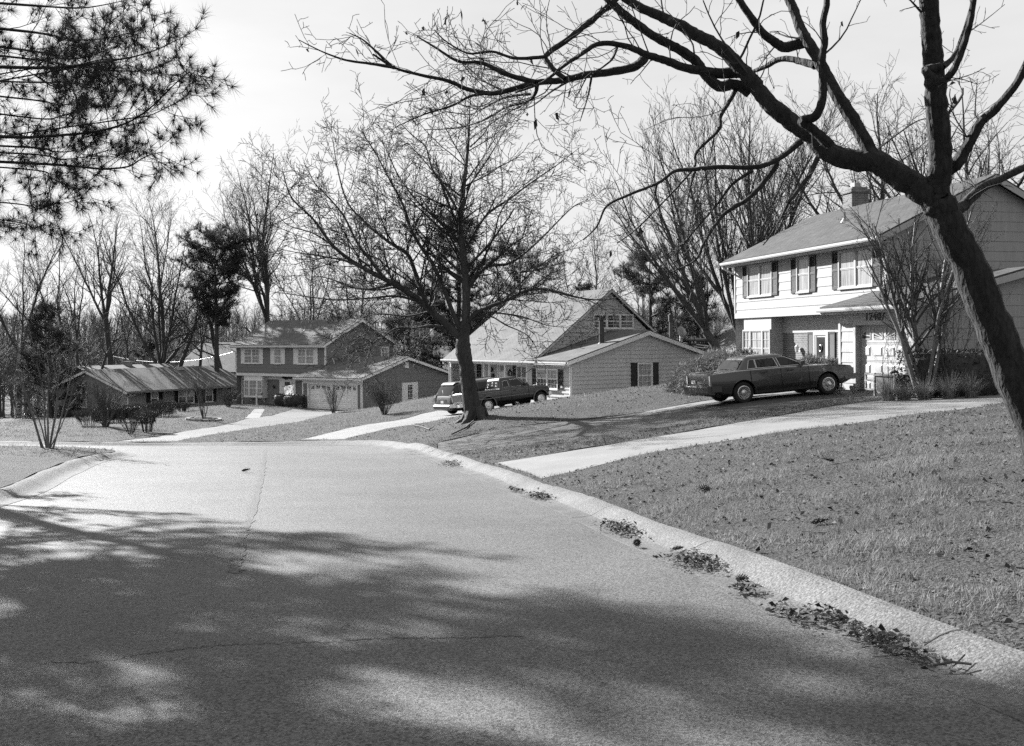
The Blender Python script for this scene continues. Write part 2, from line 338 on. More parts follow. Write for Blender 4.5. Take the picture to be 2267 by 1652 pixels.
def inside(poly, x, y):
    poly = np.asarray(poly); x = np.asarray(x, float); y = np.asarray(y, float); c = np.zeros(x.shape, bool); j = len(poly) - 1
    for i in range(len(poly)):
        xi, yi = poly[i]; xj, yj = poly[j]
        if yi != yj: c ^= ((yi > y) != (yj > y)) & (x < (xj - xi) * (y - yi) / (yj - yi) + xi)
        j = i
    return c
# edge of the asphalt: right kerb away from the camera, round the bend, and off to the left; then the left kerb back
edgeR = catmull([(5.52, -9), (3.7, -.2)] + GX((1853, 1420), (1280, 1155), (1020, 1045), (925, 1008), (886, 996), (828, 990), (766, 986.5), (666, 986), (499, 987), (374, 988), (240, 987), (99, 985)) + [(-30, 44.2), (-46, 45.5)], 8)
edgeL = catmull([(-46, 36.8), (-30, 36)] + GX((99, 995), (200, 998), (270, 1001)) + GX((298, 1005), (297, 1010), (262, 1016), (220, 1027), (166, 1052), (99, 1090)) + [(-7.1, 12), (-5.4, 4), (-2.6, -9)], 8)
road_poly = edgeR + edgeL
KW = .62
outR, outL = offset(edgeR, KW), offset(edgeL, KW)
outer_poly = outR + outL
def dpoly(a, b): return a + b[::-1]
concr = dpoly(GX((1197, 1074), (1374, 1030), (1540, 998), (1697, 975), (1879, 951), (2134, 917), (2330, 893)) + [(19.5, 25.5)], GX((1093, 1036), (1332, 998), (1540, 963), (1697, 936), (1853, 907), (1946, 897), (2134, 885), (2330, 872)) + [(19.5, 29.0)])
H1O, H1R = np.array([10.93, 33.0]), R(-77.0)
def h1(x, y): return (H1O[0] + x * math.cos(H1R) - y * math.sin(H1R), H1O[1] + x * math.sin(H1R) + y * math.cos(H1R))
aspd = dpoly(GX((966, 1018), (1124, 996), (1228, 985), (1384, 970), (1488, 953), (1592, 931), (1749, 912)) + [h1(3.75, -2.2), h1(3.75, .02)], GX((968, 988), (1072, 964), (1176, 948), (1384, 926), (1500, 909)) + [h1(-.15, -4.5), h1(-.15, .02)])
pad = [h1(-.2, -7.3), h1(-.2, .3), h1(-1.25, .3), h1(-1.25, -6.2)]
th = R(31.9)
def fwd(p, d): return (p[0] + d * math.cos(th), p[1] + d * math.sin(th))
a0, b0 = GX((1024, 925))[0], GX((957, 921))[0]
h3d = dpoly(GX((762, 978), (853, 956), (957, 938), (1010, 929)) + [fwd(GX((1010, 929))[0], 12)], GX((664, 979), (732, 963), (832, 942), (930, 921)) + [fwd(GX((930, 921))[0], 13)])
h2d = dpoly(GX((391, 982), (499, 963), (624, 944), (732, 921)) + [(-10.4, 75.3)], GX((250, 983), (353, 971), (478, 949), (541, 932), (600, 924)) + [(-16.2, 79.3)])
walk = GX((541, 930.5), (574, 929.6), (586, 909), (563, 908))
ldrive = [tuple(p) for p in GX((82, 1028), (170, 1022), (166, 1046), (82, 1075))]
regions = [('road', road_poly, 'road', 0.0), ('kerbzone', outer_poly, None, 0), ('concrete_driveway', concr, 'concrete', .112), ('asphalt_driveway', aspd, 'drive', .108), ('concrete_pad', pad, 'concrete', .11), ('worn_driveway', h3d, 'drive3', .108), ('pale_driveway', h2d, 'drive2', .108), ('front_walk', walk, 'concrete', .112)]
def dens(poly, step=.5):
    out = []
    for i in range(len(poly)):
        a, b = np.array(poly[i]), np.array(poly[(i + 1) % len(poly)]); n = max(1, int(np.linalg.norm(b - a) / step))
        out += [tuple(a + (b - a) * k / n) for k in range(n)]
    return out
vs, fc = [], []
for nm, poly, *_ in regions:
    q = dens(poly, .6 if nm in ('road', 'kerbzone') else .5); fc.append(list(range(len(vs), len(vs) + len(q)))); vs += q
rg = random.Random(5)
ys = list(np.arange(-12, 4, .8)) + list(np.arange(4, 14, .22)) + list(np.arange(14, 34, .45)) + list(np.arange(34, 60, .8)) + list(np.arange(60, 130, 2)) + list(np.arange(130, 700, 14))
for y in ys:
    st = .8 if y < 4 else (.3 if y < 14 else (.5 if y < 34 else (.9 if y < 60 else (2.2 if y < 130 else 14))))
    wx = 14 + max(y, 0) * .62
    for x in np.arange(-wx, wx, st): vs.append((x + rg.uniform(-.1, .1) * st, y + rg.uniform(-.1, .1) * st))
for x, y in ((-800, -200), (800, -200), (800, 900), (-800, 900)): vs.append((x, y))
for x in (-90, -60, -35, -22, 22, 35, 60, 90):
    for y in (-25, -12, 0, 10, 20, 30): vs.append((x, y + .01 * x))
ov, oe, of, ovo, oeo, ofo = geometry.delaunay_2d_cdt([Vector(v) for v in vs], [], fc, 0, 1e-4)
ovx = np.array([[v.x, v.y] for v in ov]); oz = gz(ovx[:, 0], ovx[:, 1])
far_ = np.hypot(ovx[:, 0], ovx[:, 1]); oz = np.where(far_ > 620, -6, oz)
rgn = {}
for f, o in zip(of, ofo):
    k = -1
    if 0 in o: k = 0
    elif 1 in o: k = 1
    else:
        for j in range(2, len(regions)):
            if j in o: k = j
    rgn.setdefault(k, []).append(f)
def bumpy(xy): return .035 * np.sin(xy[:, 0] * 2.1 + xy[:, 1] * .7) * np.sin(xy[:, 1] * 1.7 - xy[:, 0] * .4)
def sheet(name, faces, dz, m, kind='structure', skirt=.25, rough=0.0):
    idx = sorted({i for f in faces for i in f}); mp_ = {i: k for k, i in enumerate(idx)}
    xy = ovx[idx]; z = oz[idx] + dz
    if rough: z = z + rough * bumpy(xy)
    fs = [tuple(mp_[i] for i in f) for f in faces]; vs = [(x, y, zz) for (x, y), zz in zip(xy, z)]
    cnt = {}
    for f in fs:
        for i in range(3): cnt.setdefault(tuple(sorted((f[i], f[(i + 1) % 3]))), []).append((f[i], f[(i + 1) % 3]))
    n = len(vs); vs += [(x, y, zz - skirt) for x, y, zz in vs[:n]]
    sk = [(b, a, a + n, b + n) for e in cnt.values() if len(e) == 1 for a, b in e]
    me = bpy.data.meshes.new(name); me.from_pydata(vs, [], fs + sk); me.update()
    o = link(name, me, m); me.shade_smooth(); me.set_sharp_from_angle(angle=R(40)); tag(o, kind=kind)
    return o
sheet('ground', rgn[-1], .12, M['grass'], rough=.55)
for j, (nm, poly, mk, dz) in enumerate(regions):
    if mk and j in rgn: sheet(nm, rgn[j], dz, M[mk])
def kerb(edge, out, name, label):
    prof = [(-.02, -.06), (0, .006), (.16, .0), (.28, .010), (.37, .05), (.46, .088), (.54, .106), (.62, .108), (.70, -.12)]
    e, o = np.array(dens_open(edge, .3)), None
    t = np.gradient(e, axis=0); t /= np.linalg.norm(t, axis=1)[:, None]; nrm = np.stack([t[:, 1], -t[:, 0]], 1)
    z = gz(e[:, 0], e[:, 1]); k = len(prof); V = []; zz = np.stack([gz(e[:, 0] + nrm[:, 0] * d, e[:, 1] + nrm[:, 1] * d) for d, h in prof], 1)
    rr = random.Random(3)
    for i in range(len(e)):
        jz = 1 + rr.uniform(-.06, .06); joint = 0
        for d, h in prof: V.append((e[i][0] + nrm[i][0] * d, e[i][1] + nrm[i][1] * d, zz[i][prof.index((d, h))] + h * jz - joint))
    Fq = [(i * k + j, i * k + j + 1, (i + 1) * k + j + 1, (i + 1) * k + j) for i in range(len(e) - 1) for j in range(k - 1)]
    me = np_mesh(name, V, Fq); me.polygons.foreach_set('material_index', np.array([0 if j >= 3 else 1 for i in range(len(e) - 1) for j in range(k - 1)], np.int32)); o = link(name, me, [M['kerb'], M['gutter']], smooth=50)
    J = MB()
    for i in range(4, len(e) - 1, 10):
        t_ = t[i] * .006
        for j in range(1, k - 2):
            a, b = np.array(V[i * k + j]), np.array(V[i * k + j + 1]); tt = np.array([t_[0], t_[1], 0]); up = np.array([0, 0, .004]); J.quad(a - tt + up, b - tt + up, b + tt + up, a + tt + up)
    J.build('kerb_joint', M['tar'], None)['kind'] = 'structure'; return tag(o, label, kind='structure')
def dens_open(p, step):
    out = []
    for a, b in zip(p[:-1], p[1:]):
        a, b = np.array(a), np.array(b); n = max(1, int(np.linalg.norm(b - a) / step)); out += [tuple(a + (b - a) * k / n) for k in range(n)]
    return out + [tuple(p[-1])]
M['tar'] = mat('tar', .02, .6, .3)
kerb(edgeR, outR, 'kerb', 'pale concrete rolled kerb along the right side and far bend of the road')
kerb(edgeL, outL, 'kerb', 'pale concrete rolled kerb around the small grass corner at left')
# ------------------------------------------------------------------ houses
def part(mb, name, m, parent, smooth=None): return mb.build(name, m, parent, smooth)
def siding(mb, T, u0, u1, z0, z1, step=.31, proud=.02, clip=None, seed=1):
    # T(u, out, z); courses of boards, each leaning out at its foot. clip(z) -> (u0, u1)
    z = z0
    while z < z1 - 1e-4:
        zt = min(z + step, z1)
        a0, a1 = clip(z) if clip else (u0, u1); b0, b1 = clip(zt) if clip else (u0, u1)
        if a1 > a0:
            if b1 < b0: b0 = b1 = (b0 + b1) / 2
            mb.quad(T(a0, proud, z), T(a1, proud, z), T(b1, 0.002, zt), T(b0, 0.002, zt))
            mb.quad(T(a0, 0, z), T(a1, 0, z), T(a1, proud, z), T(a0, proud, z))
        z = zt
def plane_T(kind, off):
    return {'F': lambda u, o, z: (u, off - o, z), 'B': lambda u, o, z: (u, off + o, z), 'R': lambda u, o, z: (off + o, u, z), 'L': lambda u, o, z: (off - o, u, z)}[kind]
def tbox(mb, T, u0, u1, o0, o1, z0, z1, mi=0):
    mb.box(u0, u1, o0, o1, z0, z1, mi, t=lambda a, b, c: T(a, b, c))
def window(T, u0, u1, z0, z1, par, n=1, glass='curtain', frame='trim', muntin=(2, 2), widths=None, low=None, base=.0):
    f = MB(); fr = .06
    tbox(f, T, u0, u0 + fr, base, base + .07, z0, z1); tbox(f, T, u1 - fr, u1, base, base + .07, z0, z1)
    tbox(f, T, u0 + fr, u1 - fr, base, base + .07, z1 - fr, z1); tbox(f, T, u0 - .02, u1 + .02, base, base + .09, z0 - .05, z0)
    tbox(f, T, u0 + fr, u1 - fr, base, base + .068, z0, z0 + .03)
    ws = widths or [1.0 / n] * n; us = [u0 + fr]
    for w_ in ws: us.append(us[-1] + w_ * (u1 - u0 - 2 * fr))
    for u in us[1:-1]: tbox(f, T, u - .05, u + .05, base, base + .066, z0 + .03, z1 - fr)
    fo = part(f, 'window', M[frame], par)
    s = MB(); p = MB(); p2 = MB(); zm = (z0 + z1) / 2
    for i in range(len(ws)):
        a = us[i] + (.05 if i else 0); b = us[i + 1] - (.05 if i < len(ws) - 1 else 0)
        for (c, d, o) in ((z0 + .03, zm, .035), (zm, z1 - fr, .048)):
            tbox(s, T, a, a + .035, base + .012, base + o, c, d); tbox(s, T, b - .035, b, base + .012, base + o, c, d)
            tbox(s, T, a + .035, b - .035, base + .012, base + o, c, c + .035); tbox(s, T, a + .035, b - .035, base + .012, base + o, d - .035, d)
            for k in range(1, muntin[0]): u = a + (b - a) * k / muntin[0]; tbox(s, T, u - .009, u + .009, base + .02, base + o - .008, c + .035, d - .035)
            for k in range(1, muntin[1]): zz = c + (d - c) * k / muntin[1]; tbox(s, T, a + .035, b - .035, base + .021, base + o - .009, zz - .009, zz + .009)
        (p2 if low else p).quad(T(a, base + .02, z0 + .03), T(b, base + .02, z0 + .03), T(b, base + .02, zm), T(a, base + .02, zm))
        p.quad(T(a, base + .02, zm), T(b, base + .02, zm), T(b, base + .02, z1 - fr), T(a, base + .02, z1 - fr))
    part(s, 'sash', M[frame], fo); part(p, 'pane', M[glass], fo)
    if low: part(p2, 'pane', M[low], fo)
    return fo
def shutter(T, u0, u1, z0, z1, par, m='black', louver=True, base=.02):
    s = MB(); fr = .045; t = base + .035
    tbox(s, T, u0, u0 + fr, base, t, z0, z1); tbox(s, T, u1 - fr, u1, base, t, z0, z1)
    for a, b in ((z0, z0 + .1), ((z0 + z1) / 2 - .04, (z0 + z1) / 2 + .04), (z1 - .08, z1)): tbox(s, T, u0 + fr, u1 - fr, base, t, a, b)
    if louver:
        for a, b in ((z0 + .1, (z0 + z1) / 2 - .04), ((z0 + z1) / 2 + .04, z1 - .08)):
            n = int((b - a) / .034)
            for k in range(n):
                zz = a + (b - a) * (k + .5) / n
                s.add([T(u0 + fr, base + .03, zz - .016), T(u1 - fr, base + .03, zz - .016), T(u1 - fr, base + .004, zz + .014), T(u0 + fr, base + .004, zz + .014)], [(0, 1, 2, 3)])
    else:
        tbox(s, T, u0 + fr, u1 - fr, base, t - .012, z0 + .1, (z0 + z1) / 2 - .04); tbox(s, T, u0 + fr, u1 - fr, base, t - .012, (z0 + z1) / 2 + .04, z1 - .08)
    return part(s, 'shutter', M[m], par)
def gutter(par, x0, x1, y, z, m='trim', back=False):
    s = -1 if back else 1
    g = MB(); prof = [(0, 0), (-.11 * s, 0), (-.13 * s, .05), (-.13 * s, .12), (-.115 * s, .12), (-.10 * s, .03), (0, .03)]
    g.prism([(y + a, z + b) for a, b in prof], x0, x1, 'x')
    return part(g, 'gutter', M[m], par)
def spout(par, pts, m='trim'):
    d = MB(); d.tube(pts, .042, 8); return part(d, 'downspout', M[m], par, 40)
def gable_roof(par, x0, x1, ye, ze, yr, zr, yb, zb, m, th=.11, name='roof'):
    # ridge along x
    r = MB()
    r.prism([(ye, ze), (yr, zr), (yb, zb), (yb, zb - th), (yr, zr - th * 1.15), (ye, ze - th)], x0, x1, 'x')
    return part(r, name, M[m], par)
def rakeboard(par, x, ye, ze, yr, zr, yb, zb, m, out=.025, h=.2, drop=.06):
    f = MB()
    f.prism([(ye, ze - drop), (yr, zr - drop), (yr, zr - drop - h * 1.15), (ye, ze - drop - h)], x, x + out, 'x')
    f.prism([(yb, zb - drop), (yr, zr - drop), (yr, zr - drop - h * 1.15), (yb, zb - drop - h)], x + .002, x + out + .002, 'x')
    return part(f, 'rake_board', M[m], par)
def garage_door(par, T, u0, u1, z0, z1, m='white', lites=True, n=4):
    d = MB(); panes = []
    H = z1 - z0; sec = H / 4; tbox(d, T, u0, u1, -.14, -.10, z0, z1)
    for k in range(4):
        za, zb = z0 + k * sec, z0 + (k + 1) * sec
        if k: tbox(d, T, u0, u1, -.10, -.088, za - .03, za - .012); tbox(d, T, u0, u1, -.10, -.088, za + .012, za + .03)
        for i in range(n):
            w_ = (u1 - u0) / n; a, b = u0 + i * w_ + .16 * w_, u0 + (i + 1) * w_ - .16 * w_; c, e = za + .24 * sec, zb - .2 * sec
            if k == 3 and lites:
                # sunburst windows: frame, dark glass, and rays from the middle of the door
                tbox(d, T, a, b, -.10, -.08, c - .03, c); tbox(d, T, a, b, -.10, -.08, e, e + .03); tbox(d, T, a - .03, a, -.10, -.08, c - .03, e + .03); tbox(d, T, b, b + .03, -.10, -.08, c - .03, e + .03)
                cx = (u0 + u1) / 2; rx = (u1 - u0) * .47; ry = (e - c) * 1.28; N_ = 10
                pts = []
                for q in range(N_ + 1):
                    u = a + (b - a) * q / N_; zz = c + ry * math.sqrt(max(0, 1 - ((u - cx) / rx) ** 2)); pts.append((u, min(e, max(zz, c))))
                poly = [(a, c)] + pts + [(b, c)]
                poly2 = [q for q_, q in enumerate(poly) if q_ == 0 or q != poly[q_ - 1]]
                panes.append(MB().add([T(u, -.094, zz) for u, zz in poly2], [tuple(range(len(poly2)))]))
                for an in (16, 38, 62, 90, 118, 142, 164):
                    ca, sa = math.cos(R(an)), math.sin(R(an)); seg = []
                    for q in range(60):
                        t = q / 59 * rx * 1.1; u, zz = cx + t * ca, c + t * sa * ry / rx * 1.15
                        if a <= u <= b and c <= zz <= e: seg.append((u, zz))
                    if len(seg) > 2:
                        (ua, zaa), (ub, zbb) = seg[0], seg[-1]; l = math.hypot(ub - ua, zbb - zaa) or 1; nx, nz_ = -(zbb - zaa) / l * .014, (ub - ua) / l * .014
                        d.quad(T(ua + nx, -.089, zaa + nz_), T(ub + nx, -.089, zbb + nz_), T(ub - nx, -.089, zbb - nz_), T(ua - nx, -.089, zaa - nz_))
            else:
                i_ = .045
                o = [(a, c), (b, c), (b, e), (a, e)]; q = [(a + i_, c + i_), (b - i_, c + i_), (b - i_, e - i_), (a + i_, e - i_)]
                vs_ = [T(u, -.0995, z) for u, z in o] + [T(u, -.074, z) for u, z in q]
                d.add(vs_, [(4, 5, 6, 7)] + [(j, (j + 1) % 4, (j + 1) % 4 + 4, j + 4) for j in range(4)])
    go = part(d, 'garage_door', M[m], par)
    for p in panes: part(p, 'pane', M['pane'], go)
    return go
def text(par, s, T, u, z, h, m, name='house_number', out=.03, sp=1.0, bold=.0):
    c = bpy.data.curves.new('txt', 'FONT'); c.body = s; c.size = h / .7; c.extrude = .008; c.space_character = sp; c.offset = bold
    o = bpy.data.objects.new('txt', c); C.objects.link(o)
    bpy.context.view_layer.update()
    me = bpy.data.meshes.new_from_object(o.evaluated_get(bpy.context.evaluated_depsgraph_get())); bpy.data.objects.remove(o)
    for v in me.vertices: x, y, zz = v.co; v.co = T(u + x, out + zz, z + y)
    me.materials.clear(); me.name = name
    return link(name, me, M[m], par)
def coach_lamp(par, T, u, z, m='metal'):
    q = MB(); tbox(q, T, u - .05, u + .05, .0, .03, z - .12, z + .02)
    tbox(q, T, u - .015, u + .015, .03, .14, z - .03, z)
    c = T(u, .14, z)
    q.lathe([(0, .16), (.03, .15), (.09, .08), (.085, .06), (.06, -.12), (.03, -.14), (0, -.16)], c, 8)
    return part(q, 'wall_lamp', M[m], par)
def wall_mailbox(par, T, u, z):
    q = MB(); tbox(q, T, u - .16, u + .16, 0, .12, z - .12, z + .08); q.prism([(u - .17, z + .08), (u + .17, z + .08), (u + .12, z + .13), (u - .12, z + .13)], 0, .15, 'y', t=lambda a, b, c: T(a, b, c))
    tbox(q, T, u - .15, u - .12, .0, .06, z - .22, z - .12); tbox(q, T, u + .12, u + .15, .0, .06, z - .22, z - .12)
    return part(q, 'wall_mailbox', M['black'], par)

def two_storey(o, rz, label, K):
    h = empty('two_storey_house', o, rz); tag(h, label, 'house', 'houses along the street'); TR = K.get('trim', 'trim')
    g, x0, x1, gx0, gx1, W, sh = K['g'], K['x0'], K['x1'], K['gx0'], K['gx1'], K['wall'], K['shut']
    yb, ye, ze, yr, zr, ybk = K['yb'], g - .45, K['ze'], K['yr'], K['zr'], K['yb'] + .45
    gD, gye, gze, gyr, gzr = K['gD'], -.42, K['gze'], K['gyr'], K['gzr']
    zu = K['zu']; lo = g + .6; tp = ze + (zr - ze) * (g - ye) / (yr - ye) - .16
    # upper storey front and gables
    b = MB(); siding(b, plane_T('F', g), x0, x1, zu, tp, .335); part(b, 'wall', M[W], h)
    def clip(z):
        a = max(0, (z - tp)) / ((zr - .18 - tp)); return (g + (yr - g) * a, yb + (yr - yb) * a)
    for k, xx in (('R', x1), ('L', x0)):
        b = MB(); siding(b, plane_T(k, xx), g, yb, zu if k == 'R' else -1.3, zr - .2, .335, .018, clip=(lambda z: clip(z)) if 1 else None); part(b, 'wall', M[W], h)
    b = MB(); b.box(x0 + .002, x1 - .002, g + .004, yb, zu, tp); b.box(x0 + .004, x1 - .004, lo, yb - .01, -1.3, zu)
    part(b, 'wall', M[W], h)
    # lower front: brick, and the white band and soffit of the overhang
    b = MB(); b.box(x0 + .006, x1 - .006, lo - .03, lo - .002, -1.3, 1.98); part(b, 'brick_wall', M['brick'], h)
    f = MB(); f.box(x0 - .02, x1 + .0, g - .035, g + .02, zu - .02, zu + .20); f.box(x0, x1, g + .02, lo, zu - .02, zu + .001); f.box(x0 + .003, x1 - .003, lo - .06, lo - .032, 1.98, zu - .02)
    f.box(x0 + .02, x0 + .14, lo - .10, lo - .06, -1.3, 1.98)
    part(f, 'overhang_trim', M[TR], h)
    cb = MB(); cb.box(x0 - .03, x0 + .07, g - .04, g - .021, zu + .2, tp); cb.box(x1 - .07, x1 + .03, g - .04, g - .021, zu + .2, tp); cb.box(x1 + .021, x1 + .035, g - .04, g + .08, zu + .2, tp)
    cb.box(x0, x1, g - .045, g - .022, tp - .17, tp + .04); part(cb, 'corner_board', M[TR], h)
    # roof
    gable_roof(h, x0 - .32, x1 + .32, ye, ze, yr, zr, ybk, ze, K['roof'])
    sf = MB(); sf.box(x0 - .30, x1 + .30, ye + .012, g, ze - .26, ze - .235); sf.box(x0 - .3, x1 + .3, ye, ye + .02, ze - .26, ze - .115); part(sf, 'soffit', M[TR], h)
    rakeboard(h, x1 + .30, ye, ze, yr, zr, ybk, ze, TR); rakeboard(h, x0 - .33, ye, ze, yr, zr, ybk, ze, TR)
    gutter(h, x0 - .34, x1 + .34, ye - .002, ze - .19, TR)
    spout(h, [(x0 - .18, ye - .06, ze - .2), (x0 - .18, ye - .04, ze - .34), (x0 - .05, g - .06, ze - .62), (x0 - .02, g - .07, ze - 1.0), (x0 - .02, g - .07, zu + .3)] if K.get('sp') else [(x0 - .2, ye - .06, ze - .2), (x0 - .2, ye - .04, ze - .3), (x0 - .08, g - .03, ze - .55)])
    v = MB(); vx = x0 + K['vent']; vy = g + 2.0; vz = ze + (zr - ze) * (vy - ye) / (yr - ye); v.tube([(vx, vy, vz - .1), (vx, vy, vz + .35)], .05, 8); v.lathe([(.16, -.06), (.055, .1)], (vx, vy, vz), 10); part(v, 'vent_pipe', M['metal'], h)
    # upper windows
    T = plane_T('F', g); zs = K['zs']
    for (s0, w0, w1, s1, n) in K['ups']:
        shutter(T, s0, w0 - .01, zs[0], zs[1], h, sh, K['louv']); shutter(T, w1 + .01, s1, zs[0], zs[1], h, sh, K['louv'])
        window(T, w0, w1, zs[0] + .03, zs[1] - .02, h, n, K['glass'], muntin=K['mun'], low=K.get('low'), frame=TR)
    # bay window, door
    T = plane_T('F', lo - .03); bx0, bx1, bz0, bz1 = K['bay']
    bb = MB(); bb.box(bx0, bx1, g + .03, lo - .03, bz0 - .12, bz0); bb.box(bx0, bx1, g + .05, lo - .03, bz1, zu - .03); bb.box(bx0, bx0 + .06, g + .05, lo - .03, bz0, bz1); bb.box(bx1 - .06, bx1, g + .05, lo - .03, bz0, bz1)
    for u in (bx0 + .35, bx1 - .4): bb.prism([(lo - .04, bz0 - .5), (lo - .04, bz0 - .12), (g + .12, bz0 - .12)], u, u + .12, 'x')
    bo = part(bb, 'bay_window', M[TR], h)
    window(plane_T('F', g + .05), bx0, bx1, bz0, bz1, bo, 3, 'curtain', widths=[.27, .46, .27], muntin=(2, 2), frame=TR)
    d0, d1 = K['door']
    d = MB(); tbox(d, T, d0 - .12, d0, .0, .06, -.25, 2.0); tbox(d, T, d1, d1 + .12, .0, .06, -.25, 2.0); tbox(d, T, d0, d1, 0, .06, 1.88, 2.0); tbox(d, T, d0, d1, .01, .03, -.25, 1.88)
    for a, c in ((d0, d0 + .1), (d1 - .1, d1)): tbox(d, T, a, c, .03, .045, -.25, 1.88)
    tbox(d, T, d0 + .1, d1 - .1, .03, .045, .85, .93)
    do = part(d, 'front_door', M[TR], h); p = MB()
    for a, c in ((-.1, .85), (.93, 1.80)): p.quad(T(d0 + .1, .036, a), T(d1 - .1, .036, a), T(d1 - .1, .036, c), T(d0 + .1, .036, c))
    part(p, 'pane', M['pane'], do); q = MB(); c = T(d0 + .06, .07, .8); q.lathe([(0, -.03), (.03, 0), (0, .03)], c, 8); part(q, 'handle', M['metal'], do)
    wr = MB()
    c = T((d0 + d1) / 2, .06, 1.38)
    for i in range(12): a = i * math.pi / 6; a2 = a + math.pi / 6; wr.tube([(c[0] + .09 * math.cos(a), c[1], c[2] + .12 * math.sin(a)), (c[0] + .09 * math.cos(a2), c[1], c[2] + .12 * math.sin(a2))], .022, 6, caps=False)
    if K.get('wreath'): part(wr, 'door_wreath', M['metal'], do)
    shutter(T, d0 - .56, d0 - .13, -.05 if K['louv'] else -.2, 2.0, h, sh, K['louv'], base=.01); shutter(T, d1 + .13, d1 + .56, -.05 if K['louv'] else -.2, 2.0, h, sh, K['louv'], base=.01)
    coach_lamp(h, T, d0 - 1.2, 1.35, 'trim' if K['louv'] else 'dark')
    if K['louv']: wall_mailbox(h, T, d0 - 1.1, .72)
    # garage
    T = plane_T('F', 0); dz = K['dz']; dds = K['doors']
    gw = MB(); gt = MB()
    j = .14
    siding(gw, plane_T('F', .0), gx0 + .1, dds[0][0] - j, -1.0, dz + .06, .33); siding(gw, plane_T('F', .0), dds[-1][1] + j, gx1 - .1, -1.0, dz + .06, .33)
    eav = gze - .2
    def gclip(z):
        t0 = gze + (gzr - gze) * (0 - gye) / (gyr - gye) - .15
        if z <= t0: return (0, gD)
        a = (z - t0) / (gzr - .18 - t0); return (0 + gyr * a, gD + (gyr - gD) * a)
    siding(gw, plane_T('R', gx1), 0, gD, -1.6, gzr - .2, K['gstep'], .016, clip=gclip)
    siding(gw, plane_T('L', gx0), 0, g, -1.3, eav, .33, .016)
    gw.box(gx0 + .004, gx1 - .004, .35, gD - .01, -1.5, eav)                    # dark body behind the skins
    part(gw, 'garage_wall', M[K.get('gwall', W)], h)
    gt.box(gx0, gx1, -.03, .02, dz + .06, eav + .02); gt.box(gx0 - .03, gx0 + .1, -.035, .02, -1.0, dz + .06); gt.box(gx1 - .1, gx1 + .03, -.035, .02, -1.0, dz + .06); gt.box(gx1 + .017, gx1 + .03, -.035, .1, -1.2, eav)
    xs = [dds[0][0] - j] + [v_ for dd in dds for v_ in dd] + [dds[-1][1] + j]
    for k in range(0, len(xs), 2): gt.box(xs[k], xs[k + 1], -.025, .34, -.6, dz)
    gt.box(dds[0][0] - j, dds[-1][1] + j, -.026, .34, dz, dz + .06)
    part(gt, 'garage_trim', M[TR], h)
    for a, c in dds: garage_door(h, plane_T('F', .07), a, c, -.05, dz, K.get('gdm', 'white'))
    gable_roof(h, gx0 - .5 if K.get('gover', 1) else gx0, gx1 + .28, gye, gze, gyr, gzr, gD + .4, gze, K['groof'], name='garage_roof')
    s2 = MB(); s2.box(gx0 - .48, gx1 + .27, gye + .012, .0, gze - .25, gze - .225); s2.box(gx0 - .48, gx1 + .27, gye, gye + .02, gze - .25, gze - .112); part(s2, 'soffit', M[TR], h)
    rakeboard(h, gx1 + .27, gye, gze, gyr, gzr, gD + .4, gze, TR, h=.18)
    gutter(h, gx0 - .52, gx1 + .3, gye - .002, gze - .18, TR)
    spout(h, [(gx1 + .12, gye - .06, gze - .17), (gx1 + .12, gye - .05, gze - .3), (gx1 + .08, -.07, gze - .5), (gx1 + .06, -.08, gze - .7), (gx1 + .06, -.08, -.3), (gx1 + .06, -.2, -.42)])
    return h
# house A: the white one at right
def lerp(a, b, t): return a + (b - a) * t
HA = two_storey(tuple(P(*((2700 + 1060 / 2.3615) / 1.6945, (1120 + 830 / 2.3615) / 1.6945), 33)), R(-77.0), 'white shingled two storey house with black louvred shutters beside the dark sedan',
    dict(trim='white_sunlit', gdm='white_sunlit', g=1.75, x0=-11.15, x1=0.0, gx0=.02, gx1=3.95, wall='shingle_sunlit', shut='black', louv=True, roof='roofd', groof='roofd', yb=9.4, ze=5.14, yr=5.7, zr=7.25, zu=2.66, gD=7.5, gze=2.78, gyr=3.75, gzr=3.85, gstep=.33,
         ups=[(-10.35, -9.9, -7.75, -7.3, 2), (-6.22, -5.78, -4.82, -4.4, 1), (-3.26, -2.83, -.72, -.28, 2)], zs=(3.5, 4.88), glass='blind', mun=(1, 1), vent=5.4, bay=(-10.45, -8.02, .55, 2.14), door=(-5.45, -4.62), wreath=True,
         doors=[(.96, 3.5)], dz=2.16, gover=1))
text(HA, '12407', plane_T('F', -.03), 1.52, 2.30, .27, 'dark', out=.012, sp=1.12, bold=.003)
ch = MB(); ch.box(-9.6, -8.9, 6.05, 6.85, 5.5, 7.95); ch.box(-9.66, -8.84, 5.99, 6.91, 7.95, 8.1); ch.box(-9.56, -8.94, 6.09, 6.81, 8.1, 8.2); part(ch, 'chimney', M['brick'], HA)
fl = MB(); fl.box(-9.4, -9.1, 6.3, 6.6, 8.2, 8.4); part(fl, 'chimney_flue', M['metal'], HA)
